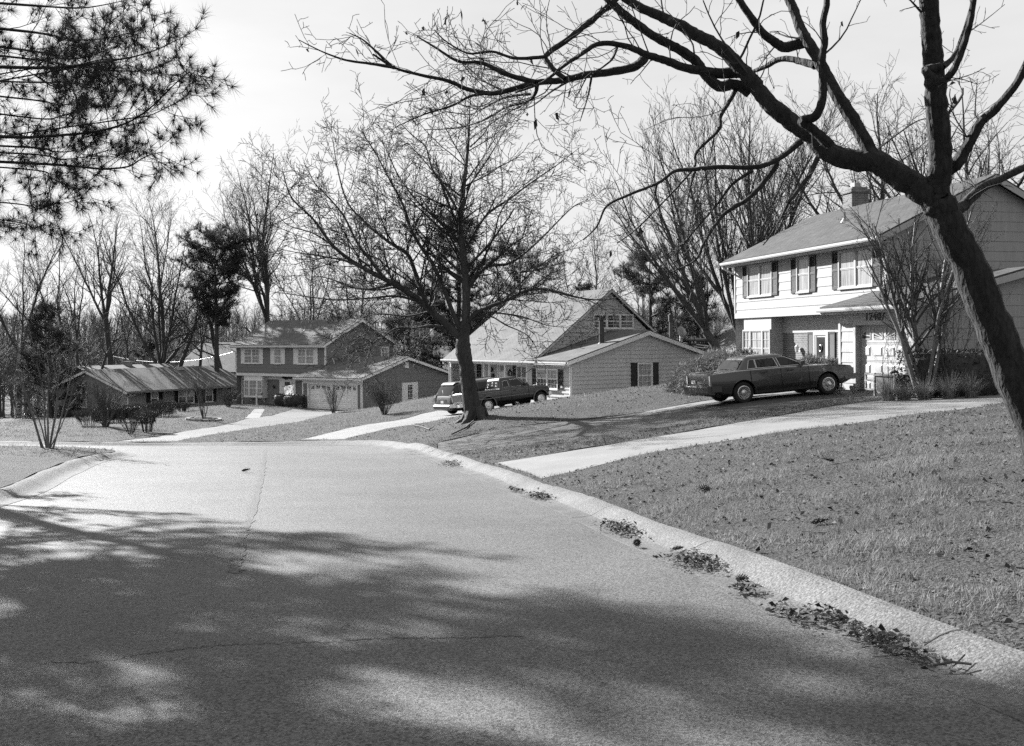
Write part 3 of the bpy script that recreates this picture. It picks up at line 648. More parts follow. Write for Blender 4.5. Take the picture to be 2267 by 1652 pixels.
# house B: the grey one beyond the bend
HB = two_storey(tuple(P(*((840 + 1300 / 2.5189) / 1.6945, (1130 + 1035 / 2.5189) / 1.6945), 75.5)), R(-36.7), 'grey two storey house with white shutters and a double garage beyond the bend',
    dict(g=2.6, x0=-17.7, x1=-6.62, gx0=-6.42, gx1=0.0, wall='greys', shut='trim', louv=False, roof='roofx', groof='roofx', yb=10.6, ze=4.93, yr=6.55, zr=7.08, zu=2.30, gD=10.55, gze=2.42, gyr=4.95, gzr=3.96, gstep=.60, sp=1,
         ups=[(-17.05, -16.63, -14.62, -14.18, 2), (-13.2, -12.75, -11.84, -11.4, 1), (-10.36, -9.85, -7.9, -7.46, 2)], zs=(3.31, 4.63), glass='curtain', mun=(2, 2), low=None, vent=6.5, bay=(-16.75, -14.35, .5, 1.92), door=(-12.2, -11.32),
         doors=[(-5.74, -3.3), (-3.0, -.53)], dz=1.86))
T = plane_T('R', 0.0)                                     # side door of the grey garage
d = MB(); tbox(d, T, 4.42, 4.95, .0, .05, -1.2, 1.9); tbox(d, T, 5.78, 6.27, .0, .05, -1.2, 1.9); tbox(d, T, 4.95, 5.78, .0, .035, -1.2, 1.9); do = part(d, 'side_door', M['trim'], HB)
p = MB(); pts = []
for k in range(48):
    a = k / 48 * 2 * math.pi; cx, sz = math.cos(a), math.sin(a); q_ = max(abs(cx) / .26, abs(sz) / .56); wv = 1 + .03 * math.cos(16 * a); pts.append((5.36 + cx / q_ * wv, 1.15 + sz / q_ * wv))
p.add([T(u, .04, z) for u, z in pts], [tuple(range(48))]); po = part(p, 'pane', M['pane'], do)
s = MB()
for k in (-1, 1): tbox(s, T, 5.36 + k * .09 - .012, 5.36 + k * .09 + .012, .041, .05, .6, 1.7)
for k in (-1.5, -.5, .5, 1.5): tbox(s, T, 5.11, 5.61, .0412, .0502, 1.15 + k * .28 - .012, 1.15 + k * .28 + .012)
part(s, 'muntin', M['trim'], po)
q = MB(); q.lathe([(0, 0), (.035, .02), (0, .07)], (.06, 5.85, .7), 8); part(q, 'handle', M['dark'], do)
T2 = plane_T('R', -6.60); window(T2, 9.0, 9.95, 3.72, 4.68, HB, 1, 'curtain')
v = MB(); v.box(.02, .1, 4.75, 5.15, 3.05, 3.5); part(v, 'wall_vent', M['trim'], HB)
lw = MB(); c = (-11.75, 2.6 + .57 - .14, 2.15)
for k in range(9): lw.lathe([(0, -.12), (.09, -.04), (.1, .05), (0, .12)], (c[0] + (k - 4) * .12, c[1] - .02 * (k % 2), c[2] + .05 * math.cos(k)), 6)
part(lw, 'door_garland', M['needled'], HB)
# house C: tan, steep roofed, with porch; in the middle
OC = tuple(P((2100 + 130 / 3.3033) / 1.6945, (1060 + 1455 / 3.3033) / 1.6945, 53))
HC = empty('cape_house', OC, R(-58.1)); tag(HC, 'tan sided cape house with black shutters and front porch behind the pickup', 'house', 'houses along the street')
zr_ = 6.08; yr_ = 5.15
def cclip(z):
    t0 = 1.95; a = max(0, z - t0) / (zr_ - .2 - t0); return (0 + (yr_ - 0) * a, 10.2 + (yr_ - 10.2) * a)
b = MB(); siding(b, plane_T('R', -3.3), 0, 10.2, 1.8, zr_ - .25, .22, .034, clip=cclip); siding(b, plane_T('L', -13.0), 0, 10.2, -1.2, zr_ - .25, .22, .034, clip=cclip); part(b, 'wall', M['tan'], HC)
b = MB(); siding(b, plane_T('F', 1.4), -13.0, -4.1, -.3, 1.8, .22, .034); siding(b, plane_T('L', -4.1), 0.0, 1.4, -.3, 1.8, .22, .034); part(b, 'porch_wall', M['tan'], HC)
def wclip(z):
    t0 = 1.92; a = max(0, z - t0) / (3.46 - t0); return (0 + 5.13 * a, 10.2 + (5.13 - 10.2) * a)
b = MB(); siding(b, plane_T('F', 0), -4.1, 0, -1.0, 1.8, .22, .034); siding(b, plane_T('R', 0), 0, 10.2, -1.2, 3.4, .2205, .036, clip=wclip); part(b, 'wall', M['tan'], HC)
b = MB(); b.box(-13 + .01, -4.09, 1.41, 10.15, -1.2, 1.85); b.box(-4.095, -.004, .004, 10.15, -1.2, 1.8); b.prism([(0.15, 1.8), (yr_, zr_ - .32), (10.05, 1.8)], -12.98, -3.32, 'x'); b.prism([(.12, 1.8), (5.13, 3.4), (10.05, 1.8)], -4.0, -.006, 'x'); part(b, 'wall', M['tan'], HC)
pf = MB(); pf.box(-13.1, -4.1, -.1, 1.4, -.9, -.25); part(pf, 'porch_floor', M['concrete'], HC)
f = MB(); f.box(-13.1, 0, -.02, .02, 1.72, 1.93); f.box(-13.1, .0, -.35, .0, 1.82, 1.845); f.box(-13.1, 0.02, -.36, -.34, 1.80, 1.95); f.box(-.07, .035, -.035, -.02, -1, 1.72); f.box(.02, .035, -.035, .07, -1, 1.72); f.box(-13, -4.1, .02, 1.4, 1.75, 1.78); part(f, 'fascia', M['trim'], HC)
for x in (-12.95, -8.9, -8.25, -6.5, -4.15): p = MB(); p.box(x - .055, x + .055, -.01, .1, -.3, 1.72); part(p, 'porch_post', M['trim'], HC)
gable_roof(HC, -13.3, -3.02, -.38, 1.98, yr_, zr_, 10.65, 1.98, 'roofl'); rakeboard(HC, -3.04, -.38, 1.98, yr_, zr_, 10.65, 1.98, 'tan', h=.12)
gable_roof(HC, -3.6, .28, -.385, 2.06, 5.13, 3.66, 10.65, 2.06, 'roofl', name='wing_roof'); rakeboard(HC, .265, -.385, 2.06, 5.13, 3.66, 10.65, 2.06, 'trim', h=.2)
gutter(HC, -13.35, .3, -.387, 1.86)
spout(HC, [(-13.1, -.45, 1.86), (-13.1, -.43, 1.72), (-13.02, -.06, 1.5), (-13.02, -.06, -.2)])
T = plane_T('F', 0); window(T, -3.1, -1.07, .50, 1.60, HC, 2, 'curtain', muntin=[3, 2], low='pane', base=.018); shutter(T, -3.56, -3.12, .52, 1.58, HC, 'black'); shutter(T, -1.05, -.61, .52, 1.58, HC, 'black')
text(HC, '12409', T, -2.3, 1.74, .16, 'dark', out=.026, sp=1.05)
T = plane_T('F', 1.4); window(T, -12.6, -12.0, .25, 1.62, HC, 1, 'curtain', base=.018); shutter(T, -11.98, -11.5, .22, 1.66, HC); shutter(T, -7.78, -7.34, .22, 1.66, HC); window(T, -7.32, -6.24, .2, 1.66, HC, 2, 'pane', muntin=[2, 2], base=.018); shutter(T, -6.22, -5.8, .22, 1.66, HC)
d = MB(); tbox(d, T, -9.5, -9.38, 0, .06, -.25, 1.7); tbox(d, T, -8.56, -8.44, 0, .06, -.25, 1.7); tbox(d, T, -9.38, -8.56, 0, .03, -.25, 1.7); do = part(d, 'front_door', M['trim'], HC)
p = MB(); tbox(p, T, -9.2, -8.74, .031, .036, 1.3, 1.6); part(p, 'pane', M['pane'], do)
coach_lamp(HC, T, -10.05, 1.35, 'dark'); q = MB(); tbox(q, T, -10.2, -9.9, 0, .12, .65, 1.1); part(q, 'wall_mailbox', M['black'], HC)
q = MB(); c = T(-8.05, .05, 1.15)
for i in range(14): a = i * math.pi / 7; q.lathe([(0, -.06), (.07, 0), (0, .06)], (c[0] + .16 * math.cos(a), c[1], c[2] + .2 * math.sin(a)), 6)
part(q, 'wall_wreath', M['dark'], HC)
T = plane_T('R', 0); window(T, 4.47, 5.52, .45, 1.86, HC, 1, 'curtain', muntin=[3, 2], base=.018); shutter(T, 4.02, 4.45, .47, 1.86, HC, 'black', False); shutter(T, 5.54, 5.97, .47, 1.86, HC, 'black', False)
d = MB(); tbox(d, T, 7.5, 7.62, 0, .05, -.9, 1.9); tbox(d, T, 8.38, 8.5, 0, .05, -.9, 1.9); tbox(d, T, 7.62, 8.38, 0, .051, 1.78, 1.9); tbox(d, T, 7.62, 8.38, 0, .03, -.9, 1.78); do = part(d, 'side_door', M['trim'], HC)
p = MB(); tbox(p, T, 7.76, 8.24, .031, .036, .7, 1.6); part(p, 'pane', M['curtain'], do)
T = plane_T('R', -3.3); window(T, 3.95, 6.9, 3.78, 4.62, HC, 3, 'pane', muntin=[2, 2], widths=[.33, .34, .33], base=.018)
fl = MB(); fl.tube([(-.9, 2.75, 2.7), (-.9, 2.75, 4.2)], .14, 14); fl.lathe([(.24, 0), (.2, .14), (.15, .2)], (-.9, 2.75, 2.78), 14); fl.tube([(-.9, 2.75, 4.22), (-.9, 2.75, 4.27)], .2, 14); fl.tube([(-.9, 2.75, 4.3), (-.9, 2.75, 4.34)], .17, 14); part(fl, 'flue_pipe', M['dark'], HC, 40)
dsh = MB(); dsh.lathe([(0, .10), (.15, .085), (.28, .04), (.33, 0), (.28, .025), (.15, .07), (0, .085)], (0, 0, 0), 20); me = dsh.mesh('satellite_dish')
me.transform(Matrix.Translation((.02, 7.7, 3.55)) @ Matrix.Rotation(R(70), 4, 'Y')); do = link('satellite_dish', me, M['metal'], HC, 40)
q = MB(); q.tube([(.05, 7.6, 2.85), (.05, 7.65, 3.25), (0, 7.7, 3.5)], .025, 6); part(q, 'bracket', M['dark'], do)
q = MB(); q.tube([(-1.5, 9.0, 2.3), (-1.5, 9.0, 3.35)], .08, 10); q.tube([(-1.5, 9.0, 3.36), (-1.5, 9.0, 3.42)], .1, 10); part(q, 'vent_pipe', M['trim'], HC, 40)
# house D: the low one at far left
OD = tuple(P((140 + 760 / 2.266) / 1.6945, (1000 + 1225 / 2.266) / 1.6945, 85))
HD = empty('ranch_house', OD, R(60)); tag(HD, 'low grey ranch house with black shutters behind bare shrubs at far left', 'house', 'houses along the street')
def dclip(z):
    a = max(0, z - 1.62) / (3.2 - 1.62); return (0 + 4.74 * a, 9.5 + (4.74 - 9.5) * a)
b = MB(); siding(b, plane_T('F', 0), 0, 14.2, -1.5, 1.62, .13, .014); siding(b, plane_T('L', 0), 0, 9.5, 1.2, 3.2, .13, .014, clip=dclip); siding(b, plane_T('R', 14.2), 0, 9.5, -1.5, 3.2, .13, .014, clip=dclip); b.box(.004, 14.19, .004, 9.48, -1.5, 1.62); part(b, 'wall', M['ranch'], HD)
b = MB(); b.box(-.03, -.002, 0, 9.5, -1.5, 1.2); part(b, 'stone_wall', M['stone'], HD)
gable_roof(HD, -.45, 14.6, -.55, 1.62, 4.74, 3.40, 10.05, 1.62, 'roofl'); rakeboard(HD, -.47, -.55, 1.62, 4.74, 3.4, 10.05, 1.62, 'trim', h=.18)
gable_roof(HD, 1.5, 13.0, 4.0, 2.6, 9.2, 3.62, 14.0, 2.3, 'roofl', name='rear_roof')
gutter(HD, -.46, 14.62, -.552, 1.46, 'metal'); f = MB(); f.box(-.4, 14.5, -.54, -.0, 1.43, 1.46); part(f, 'soffit', M['trim'], HD)
T = plane_T('F', 0)
for s0, w0, w1, s1, n in ((2.03, 2.47, 3.3, 3.78, 1), (5.1, 5.53, 7.37, 7.78, 2), (8.28, 8.7, 9.64, 10.05, 1), (11.5, 11.9, 13.0, 13.4, 1)):
    shutter(T, s0, w0 - .01, .22, 1.5, HD); shutter(T, w1 + .01, s1, .22, 1.5, HD); window(T, w0, w1, .22, 1.5, HD, n, 'curtain', muntin=(1, 1), low='pane')
T = plane_T('L', -.03); window(T, 5.0, 6.45, .1, 1.5, HD, 2, 'curtain', muntin=(1, 1)); shutter(T, 6.47, 7.0, .1, 1.5, HD)
spout(HD, [(.4, -.6, 1.5), (.4, -.57, 1.35), (.06, -.06, 1.1), (.06, -.06, -1)])
b = MB(); b.box(8.6, 9.9, 4.6, 5.6, 3.0, 3.55); part(b, 'roof_vent', M['metal'], HD) if 0 else None
v = MB(); v.lathe([(0, .22), (.25, .2), (.42, .1), (.45, -.1)], (9.4, 4.1, 3.2), 14); part(v, 'roof_vent', M['metal'], HD, 40)
c = MB(); c.box(7.2, 7.8, 8.6, 9.2, 3.0, 3.85); c.box(7.14, 7.86, 8.54, 9.26, 3.85, 3.95); part(c, 'chimney', M['stone'], HD)
# far roofs seen through the trees
def far_house(name, px, py, d, rz, L_, D_, ze, zr, label, roof='roofl', wall='tan'):
    o = P(px, py, d); z0 = gz1(o[0], o[1]) - .3
    h = empty(name, (o[0], o[1], z0), R(rz)); tag(h, label, 'house', 'far houses among the trees')
    b = MB(); b.box(-L_ / 2, L_ / 2, 0, D_, -1, ze); b.prism([(0.02, ze), (D_ / 2, zr - .2), (D_ - .02, ze)], -L_ / 2 + .01, L_ / 2 - .01, 'x'); part(b, 'wall', M[wall], h)
    gable_roof(h, -L_ / 2 - .3, L_ / 2 + .3, -.5, ze - .1, D_ / 2, zr, D_ + .5, ze - .1, roof)
    for k in (-.3, 0, .3): window(plane_T('F', 0), k * L_ - .5, k * L_ + .5, ze - 1.9, ze - .7, h, 1, 'pane')
    return h
far_house('far_house', 465, 815, 118, -25, 10, 9, 6.0, 9.3, 'pale roofed house seen between trunks behind the ranch house')
far_house('far_house', 412, 812, 140, 30, 8, 8, 5.4, 8.4, 'small far house under trees beyond the ranch house roof', 'roofx', 'ranch')
far_house('far_house', 905, 800, 112, -30, 14, 9, 5.0, 8.2, 'far house half hidden behind the grey garage and street tree', 'roofl', 'ranch')
far_house('far_house', 1640, 790, 72, -80, 14, 9, 2.6, 6.6, 'steep roofed house behind the juniper and the white house', 'roofl', 'tan')
far_house('far_house', 1555, 775, 95, 10, 9, 8, 3.0, 5.2, 'little pale roof behind the tan house and its dish', 'roofl', 'tan')
# ------------------------------------------------------------------ vehicles (local +x is the front, y the left side)
def loft(stations, glass=lambda i, j: False):
    # stations: list of (x, [(y, z) half section from bottom centre to top centre]); returns body, glass
    b, g = MB(), MB(); rings = []
    for x, hs in stations:
        rings.append([(x, y, z) for y, z in hs] + [(x, -y, z) for y, z in hs[-2:0:-1]])
    n = len(rings[0]); b.v = [p for r in rings for p in r]; g.v = list(b.v); h = len(stations[0][1])
    for i in range(len(rings) - 1):
        for j in range(n):
            jj = j if j < h - 1 else (2 * (h - 1) - 1 - j)
            f = (i * n + j, i * n + (j + 1) % n, (i + 1) * n + (j + 1) % n, (i + 1) * n + j)
            t = g if glass(i, jj) else b; t.f.append(f); t.m.append(0)
    b.f.append(tuple(range(n))[::-1]); b.m.append(0); b.f.append(tuple((len(rings) - 1) * n + j for j in range(n))); b.m.append(0)
    return b, g
def lower_section(zb, zt, w):
    zs = zt - .035; h = zs - zb
    return [(0, zb), (w * .86, zb), (w * .95, zb + .05), (w * .985, zb + .3 * h), (w, zb + .55 * h), (w * .99, zb + .82 * h), (w * .965, zs - .02), (w * .92, zs + .012), (w * .5, zt - .004), (0, zt)]
def cut(me, cutters):
    o = bpy.data.objects.new('tmp', me); C.objects.link(o); cs = []
    for cme in cutters:
        c = bpy.data.objects.new('tmpc', cme); C.objects.link(c); cs.append(c)
        md = o.modifiers.new('b', 'BOOLEAN'); md.operation = 'DIFFERENCE'; md.object = c; md.solver = 'EXACT'
    bpy.context.view_layer.update()
    out = bpy.data.meshes.new_from_object(o.evaluated_get(bpy.context.evaluated_depsgraph_get()))
    for c in cs + [o]: bpy.data.objects.remove(c)
    return out
def arch(x, y, z, r, wd=.42):
    m = MB(); m.lathe([(0, -wd), (r, -wd), (r, wd), (0, wd)], (x, y, z), 32, 'y'); return m.mesh('arch')
def wheel(par, x, y, r, w, side, kind='spoke'):
    t = MB(); s = side
    t.lathe([(r * .62, -w / 2), (r * .9, -w / 2), (r * .985, -w * .36), (r, -w * .2), (r, w * .2), (r * .985, w * .36), (r * .9, w / 2), (r * .62, w / 2), (r * .6, 0), (r * .62, -w / 2)], (x, y, r), 36, 'y')
    t.lathe([(0, -w * .3), (r * .62, -w * .3), (r * .62, w * .3), (0, w * .3)], (x, y, r), 24, 'y')
    to = t.build('wheel', M['tyre'], par, 40)
    c = MB(); o = y + s * w * .42
    c.lathe([(r * .66, -.01), (r * .65, s * .018), (r * .58, s * .022), (r * .57, -.0)], (x, o, r), 36, 'y')
    if kind == 'spoke':
        c.lathe([(0, s * .04), (r * .1, s * .036), (r * .26, s * .026), (r * .29, 0), (r * .29, -s * .02)], (x, o, r), 28, 'y')
        for k in range(24):
            a = k * math.pi / 12; ca, sa = math.cos(a), math.sin(a); a2 = a + .10; cb, sb = math.cos(a2), math.sin(a2)
            c.quad((x + r * .28 * ca, o + s * .005, r + r * .28 * sa), (x + r * .28 * cb, o + s * .005, r + r * .28 * sb), (x + r * .6 * cb, o + s * .012, r + r * .6 * sb), (x + r * .6 * ca, o + s * .012, r + r * .6 * sa))
    else:
        c.lathe([(0, s * .03), (r * .13, s * .03), (r * .16, s * .01), (r * .3, 0), (r * .42, s * .012), (r * .5, s * .0), (r * .58, -s * .01)], (x, o, r), 28, 'y')
    c.build('wheel_cover' if kind == 'spoke' else 'rim', M['rim'], to, 40)
    return to
def rrect(x0, x1, w, z, r=.08, k=4):
    out = []
    for cx, cy, a0 in ((x1 - r, w - r, 0), (x0 + r, w - r, 90), (x0 + r, -w + r, 180), (x1 - r, -w + r, 270)):
        for j in range(k + 1): a = R(a0 + 90 * j / k); out.append((cx + r * math.cos(a), cy + r * math.sin(a), z))
    return out
def cabin(rings):
    b = MB(); n = len(rings[0])
    for r in rings: b.v += r
    for i in range(len(rings) - 1):
        for j in range(n): b.f.append((i * n + j, i * n + (j + 1) % n, (i + 1) * n + (j + 1) % n, (i + 1) * n + j)); b.m.append(0)
    b.f.append(tuple((len(rings) - 1) * n + j for j in range(n))); b.m.append(0); b.f.append(tuple(range(n))[::-1]); b.m.append(0)
    return b
def side_pane(par, s, pts, yb, zb, yt, zt, name='side_window', off=.008, m='carglass'):
    # glass on the flank of the cabin, and its bright surround
    f = lambda x, z, o: (x, s * (yb + (yt - yb) * (z - zb) / (zt - zb) + o), z)
    g = MB().add([f(x, z, off) for x, z in pts], [tuple(range(len(pts)))]); go = g.build(name, M[m], par)
    t = MB()
    for (a, b_) in zip(pts, pts[1:] + pts[:1]): t.tube([f(*a, off + .004), f(*b_, off + .004)], .007, 5)
    t.build('window_trim', M['chrome'], go)
    return go
def put_vehicle(o, xr, yr, head, wb, dz=.1, side=0.0):
    c, s = math.cos(head), math.sin(head); xr, yr = xr - s * side, yr + c * side
    zr_, zf = gz1(xr, yr) + dz, gz1(xr + c * wb, yr + s * wb) + dz
    zl, zr2 = gz1(xr - s * .7 + c * wb / 2, yr + c * .7 + s * wb / 2), gz1(xr + s * .7 + c * wb / 2, yr - c * .7 + s * wb / 2)
    o.rotation_mode = 'QUATERNION'
    o.rotation_quaternion = (Matrix.Rotation(head, 3, 'Z') @ Matrix.Rotation(-math.atan2(zf - zr_, wb), 3, 'Y') @ Matrix.Rotation(math.atan2(zl - zr2, 1.4) * .8, 3, 'X')).to_quaternion()
    o.location = (xr, yr, zr_)
    return o
def sedan(name, label, paint, group=None):
    h = empty(name); tag(h, label, 'car', group); X = -1.14         # origin under the rear axle
    st = [(.10, .46, .90, .84), (.13, .42, .965, .885), (.35, .34, .985, .905), (.75, .26, 1.005, .92), (1.2, .23, 1.015, .925), (2.2, .21, 1.0, .93), (3.0, .21, .985, .93), (3.5, .22, .965, .925), (4.1, .24, .935, .915), (4.6, .32, .885, .90), (4.80, .40, .85, .885), (4.86, .46, .79, .87)]
    b, _ = loft([(x + X, lower_section(zb, zt, w_)) for x, zb, zt, w_ in st])
    me = cut(b.mesh('body'), [arch(0, s * .98, .33, .385) for s in (1, -1)] + [arch(2.815, s * .98, .33, .385) for s in (1, -1)])
    link('body', me, M[paint], h, 32)
    u = MB(); u.box(-.6, 3.4, -.56, .56, .22, .8); u.build('underbody', M['under'], h)
    cb = cabin([rrect(.98 + X, 3.50 + X, .83, .95, .14), rrect(1.04 + X, 3.42 + X, .80, 1.0, .14), rrect(1.33 + X, 2.66 + X, .655, 1.305, .12), rrect(1.38 + X, 2.57 + X, .62, 1.355, .12), rrect(1.5 + X, 2.42 + X, .52, 1.388, .12), rrect(1.75 + X, 2.2 + X, .25, 1.40, .1)])
    cb.build('cabin', M[paint], h, 40)
    for s in (1, -1):
        a = dict(yb=.80, zb=1.0, yt=.655, zt=1.305)
        side_pane(h, s, [(1.36 + X, 1.015), (1.64 + X, 1.015), (1.64 + X, 1.275), (1.47 + X, 1.27)], **a, name='quarter_window')
        side_pane(h, s, [(1.67 + X, 1.015), (2.36 + X, 1.005), (2.28 + X, 1.28), (1.67 + X, 1.275)], **a)
        side_pane(h, s, [(2.44 + X, 1.005), (3.22 + X, 1.0), (2.66 + X, 1.275), (2.38 + X, 1.28)], **a)
        mi = MB(); mi.box(3.02 + X, 3.16 + X, s * .86, s * 1.02, 1.0, 1.11); mi.build('wing_mirror', M[paint], h)
        wheel(h, 0, s * .80, .325, .2, s); wheel(h, 2.815, s * .80, .325, .2, s)
        sm = MB()
        for x, z0, z1 in ((1.40, .62, 1.0), (2.40, .26, 1.0), (3.32, .28, .97)): sm.tube([(x + X + (.02 if x > 2 else 0), s * .932, z0), (x + X, s * .936, (z0 + z1) / 2), (x + X, s * .905, z1)], .006, 4)
        for z in (.36, .39, .42, .45): sm.box(.42, 2.4, s * .915, s * .932, z, z + .008)
        sm.build('door_seam', M['under'], h)
        tr = MB(); tr.tube([(-.95, s * .878, .955), (.0, s * .908, .985), (1.5, s * .915, .975), (3.3, s * .895, .90)], .008, 5); tr.build('chrome_strip', M['chrome'], h)
        for x in (1.72, 2.62): q = MB(); q.box(x + X, x + .2 + X, s * .925, s * .952, .86, .885); q.build('door_handle', M['dark'], h)
        tl = MB(); tl.box(-1.055, -1.0, s * .80, s * .88, .60, .92); tl.build('tail_light', M['lampm'], h)
        hl = MB(); hl.box(3.64, 3.735, s * .45, s * .86, .60, .76); hl.build('headlight', M['lampm'], h)
    for nm, pts in (('rear_window', [(1.075 + X, .70, 1.02), (1.075 + X, -.70, 1.02), (1.322 + X, -.585, 1.292), (1.322 + X, .585, 1.292)]), ('windscreen', [(3.38 + X, .72, 1.02), (3.38 + X, -.72, 1.02), (2.70 + X, -.57, 1.295), (2.70 + X, .57, 1.295)])):
        d = -.012 if nm == 'rear_window' else .012
        g = MB().add([(x + d * 2, y, z + .006) for x, y, z in pts], [(0, 1, 2, 3)]); g.build(nm, M['carglass'], h)
    bp = MB(); prof = [(.1, .34), (-.08, .35), (-.125, .40), (-.14, .50), (-.128, .51), (-.14, .52), (-.145, .57), (-.12, .60), (0, .61)]
    bp.prism([(-1.03 + a, z) for a, z in prof], -.90, .90, 'y'); bp.box(-1.03, -.72, .88, .925, .42, .60); bp.box(-1.03, -.72, -.925, -.88, .42, .60); bp.build('rear_bumper', M['bumper'], h, 30)
    fb = MB(); fb.prism([(3.70 + a, z) for a, z in [(0, .40), (.12, .42), (.16, .47), (.16, .55), (.12, .58), (0, .58)]], -.88, .88, 'y'); fb.box(3.4, 3.72, .85, .90, .42, .57); fb.box(3.4, 3.72, -.90, -.85, .42, .57); fb.build('front_bumper', M[paint], h, 30)
    rp = MB(); rp.box(-1.048, -1.03, -.78, .78, .785, .80); rp.box(-1.049, -1.03, -.80, .80, .63, .66); rp.box(-1.048, -1.03, -.8, .8, .69, .695); rp.build('rear_trim', M['dark'], h)
    tp = MB(); tp.box(-1.052, -1.03, .32, .62, .64, .78); tp.box(-1.056, -1.052, .50, .61, .65, .76); tp.build('plate_recess', M['under'], h)
    pl = MB(); pl.box(-1.06, -1.053, .20, .50, .66, .77); pl.build('licence_plate', M['plate'], h)
    em = MB(); em.lathe([(0, .0), (.03, .01), (0, .03)], (-1.045, 0, .88), 8, 'x'); em.build('emblem', M['chrome'], h)
    return h
car = sedan('sedan', 'dark four door sedan parked nose in before the white garage', 'cardark', 'parked cars')
p_ = P(1645, 898.6, 30.5); put_vehicle(car, p_[0], p_[1], R(13.0), 2.815, .10, .78)
car2 = sedan('sedan', 'dark parked car at the far left edge behind the bare shrubs', 'cartruck', 'parked cars')
p_ = G(60, 925, 40); put_vehicle(car2, p_[0] - 1, p_[1] + 1.0, R(18), 2.815, .12)

def pickup():
    h = empty('pickup_truck'); tag(h, 'dark extended cab pickup truck parked behind the street tree', 'truck', 'parked cars'); X = -1.15
    st = [(.06, .52, 1.09, .84), (.09, .50, 1.12, .865), (.6, .48, 1.125, .88), (1.9, .48, 1.13, .885), (2.6, .46, 1.13, .885), (3.6, .46, 1.12, .88), (3.9, .46, 1.115, .875), (4.5, .46, 1.07, .865), (4.85, .5, 1.0, .84), (4.92, .56, .93, .81)]
    b, _ = loft([(x + X, lower_section(zb, zt, w_)) for x, zb, zt, w_ in st])
    bed = MB(); bed.box(.17 + X, 1.92 + X, -.72, .72, .88, 1.4)
    me = cut(b.mesh('body'), [arch(0, s * .92, .37, .44, .36) for s in (1, -1)] + [arch(3.18, s * .92, .37, .44, .36) for s in (1, -1)] + [bed.mesh('bed')])
    link('body', me, M['cartruck'], h, 32)
    u = MB(); u.box(-.9, 3.5, -.5, .5, .36, .8); u.build('underbody', M['under'], h)
    cb = cabin([rrect(1.95 + X, 3.90 + X, .80, 1.08, .1), rrect(1.98 + X, 3.80 + X, .785, 1.13, .1), rrect(2.08 + X, 3.16 + X, .64, 1.58, .1), rrect(2.13 + X, 3.08 + X, .60, 1.645, .1), rrect(2.3 + X, 2.9 + X, .48, 1.675, .1)])
    cb.build('cabin', M['cartruck'], h, 40)
    a = dict(yb=.785, zb=1.13, yt=.64, zt=1.58)
    for s in (1, -1):
        side_pane(h, s, [(2.16 + X, 1.16), (2.52 + X, 1.16), (2.50 + X, 1.50), (2.2 + X, 1.48)], **a, name='quarter_window')
        side_pane(h, s, [(2.66 + X, 1.15), (3.50 + X, 1.15), (3.12 + X, 1.52), (2.64 + X, 1.52)], **a)
        mi = MB(); mi.box(3.38 + X, 3.5 + X, s * .84, s * 1.03, 1.14, 1.28); mi.build('wing_mirror', M['dark'], h)
        wheel(h, 0, s * .76, .355, .24, s, 'steel'); wheel(h, 3.18, s * .76, .355, .24, s, 'steel')
        sm = MB()
        for x in (1.94, 2.58, 3.62): sm.tube([(x + X, s * .887, .52), (x + X, s * .89, .8), (x + X, s * .862, 1.11)], .008, 4)
        sm.build('door_seam', M['under'], h)
        tr = MB(); tr.tube([(-1.0, s * .875, .985), (1.0, s * .889, .99), (2.9, s * .882, .98), (3.6, s * .862, .95)], .009, 5); tr.tube([(-1.0, s * .882, .70), (1.0, s * .894, .70), (2.7, s * .889, .70)], .012, 5); tr.build('pin_stripe', M['metal'], h)
        q = MB(); q.box(2.70 + X, 2.86 + X, s * .885, s * .912, .94, .99); q.build('door_handle', M['dark'], h)
        tl = MB(); tl.box(-1.10, -1.03, s * .76, s * .86, .70, 1.0); tl.build('tail_light', M['lampm'], h)
        hl = MB(); hl.box(3.70, 3.79, s * .5, s * .80, .78, .92); hl.build('headlight', M['plate'], h)
        for xa in (0, 3.18):
            fl = MB()
            for k in range(13):
                a0, a1 = R(-5 + k * 190 / 13), R(-5 + (k + 1) * 190 / 13)
                fl.quad(*[(xa + r_ * math.cos(t), s * y_, .37 + r_ * math.sin(t)) for r_, y_, t in ((.44, .90, a0), (.50, .887, a0), (.50, .887, a1), (.44, .90, a1))])
            fl.build('wheel_flare', M['cardark'], h)
    g = MB().add([(1.989 + X - .015, y, z) for y, z in ((.66, 1.17), (-.66, 1.17))] + [(2.072 + X - .015, y, z) for y, z in ((-.57, 1.545), (.57, 1.545))], [(0, 1, 2, 3)]); go = g.build('rear_window', M['carglass'], h)
    s_ = MB()
    for y in (-.2, .2): s_.tube([(1.972 + X, y, 1.17), (2.055 + X, y, 1.545)], .012, 4)
    s_.build('window_trim', M['dark'], go)
    g = MB().add([(3.78 + X + .012, .70, 1.155), (3.78 + X + .012, -.70, 1.155), (3.20 + X + .012, -.58, 1.57), (3.20 + X + .012, .58, 1.57)], [(0, 1, 2, 3)]); g.build('windscreen', M['carglass'], h)
    bp = MB(); bp.box(-1.28, -1.09, -.86, -.2, .44, .62); bp.box(-1.28, -1.09, .2, .86, .44, .62); bp.box(-1.24, -1.09, -.2, .2, .42, .58); bp.build('rear_bumper', M['chrome'], h)
    pl = MB(); pl.box(-1.25, -1.241, -.15, .15, .44, .56); pl.build('licence_plate', M['plate'], h)
    tg = MB(); tg.box(-1.096, -1.085, -.74, .74, .66, .68); tg.box(-1.096, -1.085, -.74, .74, 1.02, 1.035); tg.box(-1.096, -1.085, -.74, .74, 1.06, 1.07); tg.build('tailgate_trim', M['metal'], h)
    q = MB(); q.box(-1.098, -1.085, -.09, .09, .93, 1.0); q.build('tailgate_handle', M['dark'], h)
